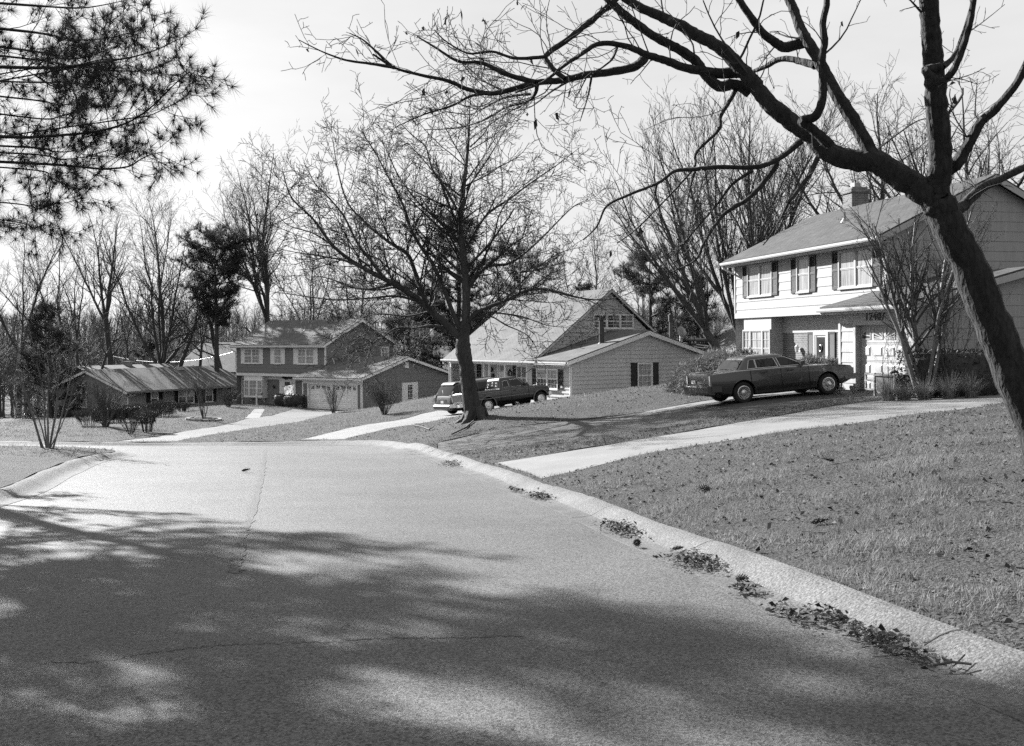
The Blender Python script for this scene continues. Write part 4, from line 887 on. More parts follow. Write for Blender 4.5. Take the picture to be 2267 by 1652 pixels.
    fb = MB(); fb.prism([(3.68 + a, z) for a, z in [(0, .45), (.16, .47), (.19, .52), (.18, .64), (.12, .67), (0, .67)]], -.86, .86, 'y'); fb.build('front_bumper', M['chrome'], h, 30)
    an = MB(); an.tube([(2.55, -.80, 1.1), (2.53, -.80, 1.62)], .006, 4); an.build('aerial', M['dark'], h)
    dk = MB()                                              # decals in the rear glass
    for y, z in ((.42, 1.32), (.0, 1.38), (-.38, 1.34)):
        for r_ in (.05, .08): dk.tube([(1.974 + X + .222 * (z - 1.17 + r_ * 1.1 * math.sin(t)) - .004, y + r_ * math.cos(t), z + r_ * 1.1 * math.sin(t)) for t in np.linspace(0, 6.28, 13)], .006, 4, caps=False)
    dk.build('window_decal', M['plate'], go)
    return h
tk = pickup(); p_ = P(1081, 918, 50.5); put_vehicle(tk, p_[0], p_[1], R(31.9), 3.18, .10, .76)
tkc = np.array([p_[0] - math.sin(R(31.9)) * .76, p_[1] + math.cos(R(31.9)) * .76])
def minivan():
    h = empty('minivan'); tag(h, 'dark rounded minivan parked on the far side of the pickup', 'van', 'parked cars'); X = -1.0
    def sec(zb, zt, w_):
        zz = lambda z, d: min(z, zt - d)
        return [(0, zb), (w_ * .88, zb), (w_ * .97, zb + .08), (w_, zz(.62, .10)), (w_ * .99, zz(.98, .07)), (w_ * .91, zz(1.30, .05)), (w_ * .82, zz(1.58, .03)), (w_ * .68, zz(1.69, .012)), (0, zt)]
    st = [(.02, .42, .60, .80), (.05, .36, .95, .87), (.12, .30, 1.08, .91), (.30, .28, 1.40, .935), (.50, .26, 1.64, .945), (.80, .24, 1.71, .95), (1.6, .22, 1.755, .955), (2.9, .22, 1.745, .955), (3.3, .22, 1.66, .955), (3.75, .22, 1.35, .95), (4.0, .22, 1.16, .945), (4.5, .24, 1.04, .93), (4.9, .3, .90, .88), (5.02, .4, .70, .80)]
    gl = lambda i, j: (j in (4, 5) and 3 <= i <= 8) or (j in (6, 7) and i in (2, 3)) or (j in (6, 7) and i in (8, 9))
    b, g = loft([(x + X, sec(a, c, d)) for x, a, c, d in st], gl)
    bm_ = b.mesh('body'); g2, _ = loft([(x + X, sec(a, c, d)) for x, a, c, d in st])
    me = cut(g2.mesh('body'), [arch(0.05, s * .98, .34, .40) for s in (1, -1)] + [arch(3.1, s * .98, .34, .40) for s in (1, -1)])
    link('body', me, M['cartop'], h, 35)
    gm = g.mesh('side_window')
    for v in gm.vertices: v.co.y *= 1.006; v.co.x += (-.006 if v.co.x < 0 else 0); v.co.z += .004
    link('window_band', gm, M['carglass'], h, 50)
    pm = MB()
    for s in (1, -1):
        for x in (.62, 1.75, 2.75): pm.tube([(x + X, s * .955, 1.0), (x + X - .0, s * .88, 1.32), (x + X, s * .80, 1.6)], .03, 5)
        wheel(h, .05, s * .82, .34, .21, s, 'steel'); wheel(h, 3.1, s * .82, .34, .21, s, 'steel')
        tl = MB(); tl.prism([(-.985, .82), (-.93, .84), (-.86, 1.0), (-.83, 1.12), (-.90, 1.12), (-.97, .98)], s * .72, s * .93, 'y'); tl.build('tail_light', M['lampm'], h)
        hl = MB(); hl.box(3.86, 3.96, s * .5, s * .86, .64, .78); hl.build('headlight', M['plate'], h)
        rk = MB(); rk.tube([(0, s * .62, 1.74), (.1, s * .62, 1.80), (1.8, s * .62, 1.80), (1.9, s * .62, 1.76)], .018, 6); rk.build('roof_rail', M['dark'], h)
    pm.build('window_pillar', M['cardark'], h)
    bp = MB(); bp.prism([(-.96 + a, z) for a, z in [(0, .36), (-.08, .40), (-.12, .48), (-.12, .56), (-.07, .62), (0, .63)]], -.86, .86, 'y'); bp.build('rear_bumper', M['bumper'], h, 30)
    rc = MB(); rc.box(-.972, -.93, -.42, .42, .66, .90); rc.build('plate_recess', M['dark'], h); pl = MB(); pl.box(-.98, -.973, -.15, .15, .70, .83); pl.build('licence_plate', M['plate'], h)
    sp = MB(); sp.prism([(-.60, 1.62), (-.44, 1.72), (-.2, 1.74), (-.3, 1.66)], -.66, .66, 'y'); sp.build('roof_spoiler', M['dark'], h)
    wp = MB(); wp.tube([(-.83, 0.05, 1.16), (-.72, .3, 1.36)], .014, 4); wp.build('rear_wiper', M['dark'], h)
    return h
van = minivan(); hd = R(31.9); fx, fy = math.cos(hd), math.sin(hd)
put_vehicle(van, tkc[0] + 2.5 * -fy + .2 * fx, tkc[1] + 2.5 * fx + .2 * fy, hd, 3.05, .10)
# ------------------------------------------------------------------ trees
def tubes(groups):
    # groups: list of (pts, radii); returns verts, quads. Branches of equal length are handled together.
    by = {}
    for p, r in groups: by.setdefault((len(p), 7 if max(r) > .09 else (5 if max(r) > .03 else 3)), []).append((p, r))
    VV, FF, base = [], [], 0
    for (n, k), L_ in by.items():
        Pp = np.array([q[0] for q in L_], float); Rr = np.array([q[1] for q in L_], float); B = len(L_)
        t = np.gradient(Pp, axis=1); t /= np.linalg.norm(t, axis=2, keepdims=True) + 1e-9
        d = Pp[:, -1] - Pp[:, 0]; ref = np.where((np.abs(d[:, 2]) > .8 * np.linalg.norm(d, axis=1))[:, None], [1., .13, 0], [.05, .02, 1.])
        u = np.cross(t, ref[:, None, :]); u /= np.linalg.norm(u, axis=2, keepdims=True) + 1e-9; v = np.cross(t, u)
        a = np.arange(k) * 2 * math.pi / k
        V = Pp[:, :, None, :] + Rr[:, :, None, None] * (np.cos(a)[None, None, :, None] * u[:, :, None, :] + np.sin(a)[None, None, :, None] * v[:, :, None, :])
        VV.append(V.reshape(-1, 3))
        i = np.arange(n - 1)[:, None] * k; j = np.arange(k)[None, :]; j2 = (j + 1) % k
        q = np.stack([i + j, i + j2, i + k + j2, i + k + j], -1).reshape(-1, 4)
        FF.append((q[None] + (np.arange(B) * n * k)[:, None, None]).reshape(-1, 4) + base); base += B * n * k
    return np.concatenate(VV), np.concatenate(FF)
def vlen(v): return math.sqrt(v[0] * v[0] + v[1] * v[1] + v[2] * v[2])
def vn(v): l = vlen(v) or 1; return (v[0] / l, v[1] / l, v[2] / l)
def swerve(d, ang, rng):
    # turn direction d by ang about a random axis
    a = rng.uniform(0, 2 * math.pi); u = (d[1], -d[0], 0.0) if abs(d[2]) < .95 else (1.0, 0, 0); u = vn(u)
    v = (d[1] * u[2] - d[2] * u[1], d[2] * u[0] - d[0] * u[2], d[0] * u[1] - d[1] * u[0])
    s, c = math.sin(ang), math.cos(ang); ca, sa = math.cos(a) * s, math.sin(a) * s
    return vn((d[0] * c + u[0] * ca + v[0] * sa, d[1] * c + u[1] * ca + v[1] * sa, d[2] * c + u[2] * ca + v[2] * sa))
def grow(out, p, d, L_, r, lvl, K, rng):
    # one branch and, below it, its side branches
    seg = max(3, min(9, int(L_ / K['seg'][lvl]) + 1)); pts = [tuple(p)]; rad = [r]; q = tuple(p); dd = d; w_ = K['wander'][lvl]
    rt = max(r * K['tip'][lvl], K['rmin']); st = L_ / seg
    for i in range(seg):
        dd = vn((dd[0] + rng.gauss(0, w_), dd[1] + rng.gauss(0, w_), dd[2] + rng.gauss(0, w_) + K['up'][lvl])); q = (q[0] + dd[0] * st, q[1] + dd[1] * st, q[2] + dd[2] * st)
        pts.append(q); rad.append(r + (rt - r) * (i + 1) / seg)
    out.append((lvl, pts, rad))
    sprout(out, pts, rad, L_, lvl, K, rng)
def sprout(out, pts, rad, L_, lvl, K, rng, t0=None, scale=1.0):
    if lvl + 1 >= K['levels']: return
    n = int(K['n'][lvl] * L_ * scale + rng.random()); n = max(n, K['nmin'][lvl]); m = len(pts) - 1
    ts = K['t0'][lvl] if t0 is None else t0
    for i in range(n):
        t = ts + (1 - ts) * ((i + rng.random()) / n); f = t * m; k = min(int(f), m - 1); f -= k
        a, b = pts[k], pts[k + 1]; p = tuple(a[j] + (b[j] - a[j]) * f for j in range(3)); r = rad[k] + (rad[k + 1] - rad[k]) * f
        d = vn((b[0] - a[0], b[1] - a[1], b[2] - a[2])); d = swerve(d, R(rng.gauss(K['ang'][lvl], 11)), rng)
        l = K['len'][lvl] * (L_ * (1 - .62 * t) if K.get('rel', True) else 1) * rng.uniform(.65, 1.25); l = min(max(l, K['lmin'][lvl]), K.get('lmax', (99,) * 9)[lvl])
        grow(out, p, d, l, max(min(r * K['rr'][lvl], r * .9), K['rmin']), lvl + 1, K, rng)
DEC = dict(levels=4, seg=(.9, .6, .4, .25), wander=(.05, .11, .15, .18), up=(.02, .06, .05, .03), tip=(.35, .3, .4, .6), n=(1.3, 2.0, 3.0, 0), nmin=(3, 3, 2, 0), t0=(.3, .25, .15, .1), ang=(42, 46, 48, 45), len=(.55, .5, .5, .5), lmin=(1.2, .6, .28, .2), rr=(.55, .5, .5, .6), rmin=.008)
def tree_obj(name, label, out, split, bm_, tm, group=None, parent=None, cat='tree', parts=('trunk', 'crown'), origin=None):
    o = origin or out[0][1][0]; h = empty(name, o); tag(h, label, cat, group)
    for nm, sel, m in ((parts[0], lambda l: l <= split, bm_), (parts[1], lambda l: l > split, tm)):
        g = [([(p[0] - o[0], p[1] - o[1], p[2] - o[2]) for p in pts], rad) for l, pts, rad in out if sel(l)]
        if g: V, Fq = tubes(g); link(nm, np_mesh(nm, V, Fq), M[m], h, 180)
    return h
def smooth_path(px, rad, n=6):
    q = catmull(px, n); rr = catmull([(r, 0, 0) for r in rad], n); jr = random.Random(len(px)); return [tuple(float(c) + jr.gauss(0, .04) * max(r[0], 0) for c in p) for p, r in zip(q, rr)], [float(max(r[0], .004)) * jr.uniform(.95, 1.06) for r in rr]
def pathlen(p): return sum(vlen((b[0] - a[0], b[1] - a[1], b[2] - a[2])) for a, b in zip(p, p[1:]))
def limb(out, pix, dep, rad, K, rng, scale=1.0, t0=.1, lvl=0):
    # a limb followed in the photograph: pixels, a distance for every node, thickness at both ends
    n = len(pix); dd = dep if isinstance(dep, (list, tuple)) else [dep] * n
    if len(dd) == 2 and n > 2: dd = [dd[0] + (dd[1] - dd[0]) * i / (n - 1) for i in range(n)]
    rr = [rad[0] + (rad[1] - rad[0]) * (i / (n - 1)) ** .8 for i in range(n)] if len(rad) == 2 else rad
    p, r = smooth_path([P(x, y, d) for (x, y), d in zip(pix, dd)], rr); out.append((lvl, p, r)); sprout(out, p, r, pathlen(p), lvl, K, rng, t0, scale); return p, r
# --- the street tree in the middle
rng = random.Random(11); out = []; D0 = 38.0
K = dict(DEC, levels=4, seg=(.5, .42, .3, .2), n=(2.9, 4.2, 5.2, 0), nmin=(4, 4, 3, 0), ang=(50, 52, 50, 45), len=(.46, .46, .5, .5), lmin=(.9, .5, .25, .15), lmax=(3.0, 1.5, .65, .5), rr=(.40, .5, .55, .6), rmin=.0078, up=(.02, .06, .05, .03), wander=(.05, .09, .11, .12), t0=(.2, .15, .1, .1))
base = G(1050, 934)
p, r = smooth_path([(base[0] + (x_ - 1050) / F * D0, base[1], base[2] + (934 - y_) / F * D0) for x_, y_ in ((1054, 946), (1050, 930), (1044, 905), (1038, 860), (1032, 810), (1026, 770), (1028, 735), (1032, 700), (1032, 645), (1031, 608), (1025, 550), (1021, 495), (1029, 420), (1040, 326), (1044, 251), (1046, 212))], [.58, .42, .34, .295, .28, .30, .22, .19, .17, .155, .14, .12, .09, .055, .025, .01])
D0 = float(p[0][1]); out.append((0, p, r)); sprout(out, p, r, pathlen(p), 0, K, rng, .55, 1.0)
LB = [([(1024, 752), (965, 698), (909, 652), (852, 619), (796, 589), (740, 548), (695, 488), (646, 439), (627, 383)], (0, -2.4), (.20, .02)),
      ([(800, 592), (762, 577), (702, 566), (660, 560), (622, 552)], (-1.5, -2.6), (.07, .012)),
      ([(852, 619), (830, 589), (792, 540), (759, 476), (720, 430), (699, 409), (672, 360)], (-1.0, -.2), (.10, .015)),
      ([(1015, 742), (950, 682), (920, 607), (901, 562), (860, 536), (815, 499), (770, 450), (747, 375), (736, 304)], (0, 1.9), (.15, .02)),
      ([(1018, 735), (965, 600), (930, 545), (909, 506), (890, 450), (860, 394), (830, 337), (800, 292)], (0, -1.4), (.12, .015)),
      ([(1014, 470), (987, 420), (957, 375), (942, 326), (912, 300), (875, 262)], (0, -1.0), (.08, .012)),
      ([(1024, 520), (980, 495), (927, 450), (882, 390), (852, 326), (835, 300)], (0, 1.6), (.08, .012)),
      ([(1032, 645), (1074, 592), (1122, 585), (1160, 562), (1205, 521), (1265, 461), (1302, 442)], (0, 1.3), (.12, .014)),
      ([(1030, 720), (1060, 690), (1115, 667), (1175, 641), (1227, 645), (1284, 660), (1340, 664), (1388, 652)], (0, -2.2), (.13, .014)),
      ([(1033, 540), (1077, 476), (1126, 442), (1175, 405), (1235, 364), (1284, 326)], (0, 1.8), (.09, .012)),
      ([(1033, 640), (1062, 590), (1092, 525), (1105, 476), (1135, 430), (1190, 390)], (0, -1.6), (.08, .012)),
      ([(1032, 420), (1077, 356), (1115, 292), (1134, 251)], (0, -.6), (.06, .012)),
      ([(1040, 326), (1075, 290), (1090, 245), (1096, 222)], (0, .7), (.04, .01)), ([(1035, 370), (1000, 310), (975, 260), (965, 232)], (0, .6), (.04, .01)),
      ([(930, 668), (879, 656), (822, 660), (740, 664), (646, 652), (590, 645)], (-.5, -2.8), (.08, .012)),
      ([(1000, 730), (958, 721), (920, 727), (878, 727), (850, 745), (826, 761), (812, 800), (802, 828)], (0, -2.6), (.085, .012)),
      ([(826, 761), (800, 748), (770, 770), (735, 775)], (-2.0, -3.0), (.04, .01)),
      ([(1030, 715), (1080, 700), (1120, 720), (1170, 745), (1195, 790)], (0, -2.8), (.06, .012)), ([(1070, 690), (1150, 700), (1210, 720), (1260, 725)], (-1, -3.0), (.05, .012)),
      ([(1115, 667), (1180, 600), (1240, 560), (1300, 545)], (-1.2, -.5), (.05, .012)), ([(770, 570), (700, 520), (640, 500), (610, 470)], (-1.6, -3.2), (.05, .012)),
      ([(870, 630), (800, 640), (720, 615), (650, 610)], (-.8, .6), (.06, .012)), ([(950, 690), (900, 700), (840, 695), (780, 705), (715, 690)], (0, 2.2), (.06, .012))]
for pix, dz, rad in LB: limb(out, pix, (D0 + dz[0], D0 + dz[1]), (rad[0] * .78, rad[1] * .7), K, rng, 1.15)
for k in range(5):                                       # roots flaring at the foot
    a = k * 1.25 + .3; out.append((0, [(p[0][0] + .2 * math.cos(a), p[0][1] + .2 * math.sin(a), p[0][2] + .75), (p[0][0] + .45 * math.cos(a), p[0][1] + .45 * math.sin(a), p[0][2] + .28), (p[0][0] + .9 * math.cos(a), p[0][1] + .9 * math.sin(a), gz1(p[0][0] + .9 * math.cos(a), p[0][1] + .9 * math.sin(a)) + .05)], [.2, .17, .06]))
tree_obj('bare_street_tree', 'broad bare tree standing on the grass strip in front of the pickup', out, 0, 'bark', 'twigd')
# --- the near tree at right, whose limbs reach across the top
rng = random.Random(4); out = []; D1 = 11.0
K = dict(DEC, levels=4, seg=(.2, .16, .12, .1), n=(4.2, 4.6, 5.0, 0), nmin=(3, 3, 1, 0), lmin=(.4, .16, .08, .08), lmax=(1.5, .6, .25, .2), rr=(.22, .5, .6, .6), rmin=.0030, up=(.02, .03, .0, 0), wander=(.09, .15, .2, .2), tip=(.3, .4, .6, .6), t0=(.15, .1, .1, .1), ang=(50, 46, 45, 45), len=(.45, .5, .5, .5))
f = lambda L_: [(1298.3 + x * .375, 59 + y * .375) for x, y in L_]     # pixels of an enlarged view of the photograph
b1 = G(2345, 1075, 6, 20)
tr = [P(*q, D1) for q in ((2300, 960), (2240, 815), (2192, 700), (2146, 590), (2096, 490), (2072, 440))]
p, r = smooth_path([(b1[0], D1 + .1, gz1(b1[0], D1) - .1), tuple(P(2325, 1020, D1))] + tr, [.36, .26, .22, .205, .195, .185, .175, .17]); out.append((0, p, r))
BIG = dict(K); n0 = dict(K, n=(.9, 3.6, 4, 0))
limb(out, f([(2060, 1010), (2090, 850), (2085, 700), (2070, 500), (2055, 330), (2040, 150), (2030, 0), (2020, -160), (2000, -360)]), (D1, D1 - .6), (.135, .09), n0, rng, 1, .3)
limb(out, f([(2075, 1050), (1960, 960), (1830, 880), (1700, 800), (1560, 790), (1430, 745), (1330, 650), (1200, 560), (1080, 460), (1000, 350), (900, 240), (790, 130), (660, 60), (560, 0), (430, -60), (300, -120), (100, -260), (-60, -420)]), (D1, D1 + 1.2), (.155, .045), n0, rng, .7, .35)
limb(out, f([(1690, 770), (1600, 600), (1500, 440), (1430, 320), (1370, 200), (1300, 80), (1260, 10), (1230, -80), (1180, -200), (1140, -360)]), (D1 + .2, D1 + .9), (.085, .05), n0, rng, .6, .3)
limb(out, f([(1290, 90), (1170, 120), (1100, 85), (1040, 40), (980, -40), (900, -160), (840, -300)]), (D1 + .8, D1 + .5), (.07, .035), n0, rng, 1)
limb(out, f([(1440, 700), (1340, 610), (1270, 555), (1350, 530), (1390, 440), (1395, 300), (1390, 180), (1405, 90), (1395, -20), (1420, -150), (1410, -320)]), (D1 - .2, D1 - .6), (.06, .032), n0, rng, .8)
limb(out, f([(1350, 230), (1260, 205), (1150, 190), (1060, 235), (970, 270)]), (D1 + .7, D1 + 1.6), (.05, .025), n0, rng, .6)
limb(out, f([(960, 380), (870, 340), (780, 350), (690, 270), (640, 200), (540, 130), (440, 80), (330, 10), (180, -110), (40, -260)]), (D1 + 1, D1 + .4), (.075, .045), n0, rng, .4)
limb(out, f([(910, 265), (800, 275), (680, 260), (560, 235), (450, 195), (340, 160), (230, 115), (80, 100), (-40, 170), (-130, 230), (-260, 330), (-420, 390)]), (D1 + 1, D1 - .4), (.075, .01), K, rng, 1.0, .3)
limb(out, f([(350, 165), (300, 230), (160, 265), (0, 285), (-130, 315), (-290, 330), (-440, 370), (-560, 395), (-700, 370), (-820, 320), (-960, 290), (-1130, 245), (-1260, 165)]), (D1 + .9, D1 - 1.2), (.06, .010), K, rng, 1.1, .25)
limb(out, f([(-1130, 245), (-1250, 225), (-1420, 200), (-1560, 150), (-1700, 80)]), (D1 - 1.1, D1 - 1.4), (.022, .005), K, rng, 1.6)
limb(out, f([(-1150, 240), (-1240, 150), (-1320, 80), (-1400, 40)]), (D1 - 1.1, D1 - 1.0), (.02, .005), K, rng, 1.6)
limb(out, f([(-300, 330), (-480, 280), (-620, 215), (-760, 205), (-900, 120), (-1000, 60)]), (D1 - .3, D1 + .3), (.035, .008), K, rng, 1.7)
limb(out, f([(-130, 310), (-210, 240), (-240, 170), (-130, 90), (-40, 20), (60, -60), (190, -180), (300, -330)]), (D1, D1 + .8), (.03, .035), K, rng, 1.4)
limb(out, f([(-240, 180), (-420, 190), (-560, 150), (-700, 160), (-830, 90), (-900, 20)]), (D1, D1 - .8), (.025, .006), K, rng, 2.0)
limb(out, f([(-290, 330), (-330, 430), (-480, 480), (-620, 560), (-780, 600), (-960, 610)]), (D1 - .2, D1 + 1.5), (.03, .006), K, rng, 1.4)
limb(out, f([(-330, 400), (-480, 420), (-620, 490), (-700, 520), (-840, 500)]), (D1 + .4, D1 + 1.2), (.02, .006), K, rng, 1.4)
limb(out, f([(-560, 395), (-680, 410), (-800, 470), (-960, 520), (-1120, 590)]), (D1 - .9, D1 - 1.5), (.02, .005), K, rng, 1.5)
limb(out, f([(30, 290), (10, 400), (-20, 500), (-40, 560)]), (D1 + .2, D1), (.016, .005), K, rng, 1.6)
limb(out, f([(-60, 300), (-200, 380), (-320, 470), (-420, 500)]), (D1 + .2, D1 + .6), (.02, .005), K, rng, 1.3)
limb(out, f([(180, 120), (150, 190), (80, 250), (0, 300)]), (D1 + .4, D1 - .2), (.022, .006), K, rng, 1.2)
limb(out, f([(1260, 680), (1190, 740), (1100, 800), (980, 830), (760, 830), (620, 845), (520, 855), (420, 925), (260, 990), (120, 1060), (60, 1180), (-20, 1260)]), (D1 + .4, D1 - 1.2), (.04, .007), K, rng, .7, .25)
limb(out, f([(1120, 810), (1060, 900), (960, 1010), (820, 1100), (760, 1170), (690, 1280), (640, 1380), (500, 1450)]), (D1 + .3, D1 - .8), (.04, .007), K, rng, .55)
limb(out, f([(1360, 780), (1310, 880), (1250, 960), (1190, 1040)]), (D1 + .1, D1 - .6), (.032, .018), K, rng, .4)
limb(out, f([(1190, 1040), (1140, 1140), (1080, 1240), (1040, 1290)]), (D1 - .6, D1 - .9), (.018, .006), K, rng, .6)
limb(out, f([(900, 330), (850, 430), (790, 530), (780, 610), (650, 740), (640, 820), (580, 900), (430, 1060), (300, 1190), (180, 1280)]), (D1 + 1, D1 + .1), (.03, .006), K, rng, .55)
limb(out, f([(980, 850), (860, 930), (760, 1060), (640, 1200), (540, 1330)]), (D1 - .1, D1 - .5), (.022, .006), K, rng, .5)
limb(out, f([(640, 850), (610, 950), (590, 1080), (590, 1180)]), (D1 - .2, D1 - .4), (.018, .007), K, rng, .7)
limb(out, f([(415, 930), (400, 1000), (370, 1060)]), (D1 - .6, D1 - .6), (.014, .006), K, rng, .8)
limb(out, f([(2085, 240), (2000, 260), (2060, 310), (2110, 320), (2180, 230), (2240, 60), (2270, -60), (2290, -240)]), (D1 - .7, D1 - 1.1), (.05, .028), n0, rng, 1)
limb(out, f([(2110, 860), (2190, 800), (2250, 700), (2330, 560), (2420, 480), (2560, 300), (2640, 100)]), (D1, D1 - .4), (.08, .035), n0, rng, 1)
limb(out, f([(2140, 1090), (2220, 1060), (2320, 960), (2440, 900), (2650, 800)]), (D1, D1 + .8), (.08, .04), n0, rng, 1)
limb(out, f([(2100, 240), (2170, 170), (2230, 20), (2290, -200)]), (D1 - .5, D1), (.035, .015), K, rng, 1.2); limb(out, f([(1700, 740), (1830, 640), (1950, 560), (2030, 540)]), (D1 + .4, D1 + 1.6), (.016, .007), K, rng, .8)
tree_obj('leaning_shade_tree', 'huge dark leaning tree at the right edge with limbs arching over the street', out, 0, 'barkd', 'twigd', origin=(float(b1[0]), D1, gz1(b1[0], D1)))
# a few dead leaves still hanging on it
NEAR = out
def leaf_cards(name, pts, size, m, rng, parent=None, flat=.35, z=0.0, label=None, kind=None):
    V, Fq = [], []
    for (x, y, zz) in pts:
        s = size * rng.uniform(.5, 1.35); a = rng.uniform(0, 6.28); ux, uy = math.cos(a), math.sin(a); tz = rng.gauss(0, flat); cz = rng.gauss(0, flat); w_ = s * rng.uniform(.3, .6)
        b = len(V); c = (x, y, zz + z)
        V += [(c[0] - ux * s * .5, c[1] - uy * s * .5, c[2] - tz * s * .5), (c[0] - uy * w_ * .5, c[1] + ux * w_ * .5, c[2] + cz * w_ + abs(cz) * s * .2), (c[0] + ux * s * .5, c[1] + uy * s * .5, c[2] + tz * s * .5), (c[0] + uy * w_ * .5, c[1] - ux * w_ * .5, c[2] - cz * w_ + abs(cz) * s * .25)]
        Fq.append((b, b + 1, b + 2, b + 3))
    o = link(name, np_mesh(name, V, Fq), M[m], parent)
    return o
tips = [p_[-1] for l, p_, r_ in out if l == 2]; rng.shuffle(tips)
nt_ = bpy.data.objects['leaning_shade_tree']; oo = nt_.location
lc = leaf_cards('hanging_leaf', [(t[0] - oo[0], t[1] - oo[1], t[2] - oo[2] - .03) for t in tips[:70]], .06, 'leafd', rng, nt_, flat=1.2); lc['kind'] = 'stuff'

# --- background deciduous trees
def bare_tree(px, py, d, top, spread, label, seed, r0=.3, lean=0.0, fork=.35, forks=4, K=None, dens=1.0, bm_='bark', tm='twig', name='bare_tree', group=None, ang=26, zb=None, rmin=.009, asym=None):
    rng = random.Random(seed); g = P(px, py, d); z0 = gz1(g[0], g[1]) if zb is None else zb; ht = P(px, top, d)[2] - z0; hf = ht * fork; sp = spread / F * d
    K_ = dict(DEC, levels=4, seg=(1.2, .9, .6, .45), n=(1.15 * dens, 2.0 * dens, 3.0 * dens, 0), nmin=(3, 3, 3, 0), t0=(.22, .2, .12, .1), ang=(40, 42, 44, 40), len=(.48, .48, .5, .5), lmin=(1.4, .8, .5, .3), lmax=(6.5, 2.8, 1.3, .8), rr=(.52, .45, .5, .6), rmin=rmin, up=(.02, .05, .05, .05), wander=(.07, .11, .15, .16))
    if K: K_.update(K)
    out = []; n = 5; base = (float(g[0]), float(g[1]), z0 - .15)
    pts = [base]; rad = [r0 * 1.35]; q = base; lx = lean / F * d
    for i in range(1, n + 1): pts.append((base[0] + lx * (i / n) ** 1.2 + rng.gauss(0, .06), base[1] + rng.gauss(0, .08), z0 + hf * i / n)); rad.append(r0 * (1 - .28 * i / n))
    out.append((0, pts, rad)); q = pts[-1]
    for k in range(forks):
        az = 2 * math.pi * (k + rng.uniform(-.25, .25)) / forks; el = R(rng.gauss(ang * 1.25, 7)) if k or forks < 3 else R(rng.gauss(6, 3)); d_ = vn((math.sin(el) * math.cos(az) + (asym or 0), math.sin(el) * math.sin(az) * .8, math.cos(el)))
        L_ = (ht - hf) * rng.uniform(.82, 1.02) * (1.0 if k == 0 else .97); rr_ = rad[-1] * (.8 if k == 0 else rng.uniform(.52, .72))
        p0 = q if k == 0 else tuple(a + (b - a) * rng.uniform(.82, 1.0) for a, b in zip(pts[-2], q))
        pp = [p0]; rd = [rr_]; dd = d_; m_ = 9; tgt = sp * .5
        for i in range(m_):
            dd = vn((dd[0] + rng.gauss(0, .09), dd[1] + rng.gauss(0, .09), dd[2] + .035)); l_ = L_ / m_; pp.append((pp[-1][0] + dd[0] * l_, pp[-1][1] + dd[1] * l_, pp[-1][2] + dd[2] * l_)); rd.append(rr_ + (.022 - rr_) * ((i + 1) / m_) ** 1.0)
        out.append((0, pp, rd)); sprout(out, pp, rd, L_, 0, K_, rng, .12)
    if dens > .6: sprout(out, pts, rad, hf, 0, dict(K_, n=(.35, 1.3, 1.6, 0), nmin=(1, 3, 2, 0), lmax=(3.0, 1.6, .9, .6), ang=(62, 45, 45, 40)), rng, .55)
    return tree_obj(name, label, out, 0, bm_, tm, group)
BG = 'bare trees beyond the houses'
bare_tree(250, 800, 105, 408, 150, 'tall bare tree with straight dark trunk left of the forked one behind the ranch', 21, .36, -14, .42, 4, group=BG, ang=22)
bare_tree(352, 803, 102, 424, 190, 'bare vase shaped tree with a forked dark trunk, rising behind the ranch house ridge', 22, .40, 4, .20, 6, group=BG, ang=24)
bare_tree(374, 803, 100, 600, 120, 'slim bare trunk leaning right beside the forked vase shaped tree', 23, .24, 50, .55, 2, group=BG, ang=22, dens=.8)
bare_tree(586, 780, 104, 338, 200, 'tallest bare tree behind the left end of the grey two storey house', 24, .42, 4, .36, 5, group=BG, ang=18, dens=1.1)
bare_tree(140, 806, 95, 540, 130, 'pale trunked bare tree in front of the dark conifer at far left', 25, .30, -6, .35, 4, bm_='barkp', tm='twig', group=BG, ang=26)
bare_tree(166, 808, 98, 560, 70, 'thin straight bare tree right of the pale trunked tree at far left', 26, .2, 6, .5, 3, group=BG, ang=14, dens=.8)
bare_tree(196, 808, 92, 650, 120, 'small bare tree leaning right, low limbs, above the ranch house left gable', 27, .17, 40, .5, 2, group=BG, ang=26, dens=.8)
bare_tree(286, 803, 110, 590, 90, 'thin bare tree with sparse short branches between the two big trunks', 28, .16, -4, .5, 3, group=BG, ang=20, dens=.7)
bare_tree(505, 800, 100, 600, 90, 'bare trunk leaning left beside the dark pine, above the ranch house right end', 29, .26, -38, .6, 3, group=BG, ang=24, dens=.8)
bare_tree(444, 800, 118, 500, 150, 'grey bare tree half hidden behind the dark pine', 30, .24, 0, .35, 4, group=BG, ang=22)
bare_tree(40, 800, 90, 470, 160, 'bare tree at the left edge of the view beyond the parked car', 31, .26, 5, .3, 4, group=BG, ang=24)
bare_tree(690, 790, 112, 500, 130, 'slender bare tree beyond the grey house roof ridge', 32, .22, 0, .4, 4, group=BG, ang=20)
bare_tree(790, 790, 115, 520, 130, 'bare tree behind the grey house gable peak', 33, .24, 0, .35, 4, group=BG, ang=22)
bare_tree(1310, 790, 100, 470, 110, 'thin bare tree behind the tan house between pine and dormer', 34, .2, 0, .35, 4, group=BG, ang=18)
KV = dict(n=(1.5, 2.2, 3.2, 0), up=(.09, .13, .12, .08), ang=(24, 28, 32, 35), lmax=(6.0, 2.6, 1.2, .8), t0=(.15, .15, .1, .1), rmin=.0085)
bare_tree(1655, 800, 56, 178, 330, 'very tall bare tree with many upswept limbs left of the white house', 35, .34, -6, .12, 7, K=KV, tm='twig', group=BG, ang=21, dens=1.0)
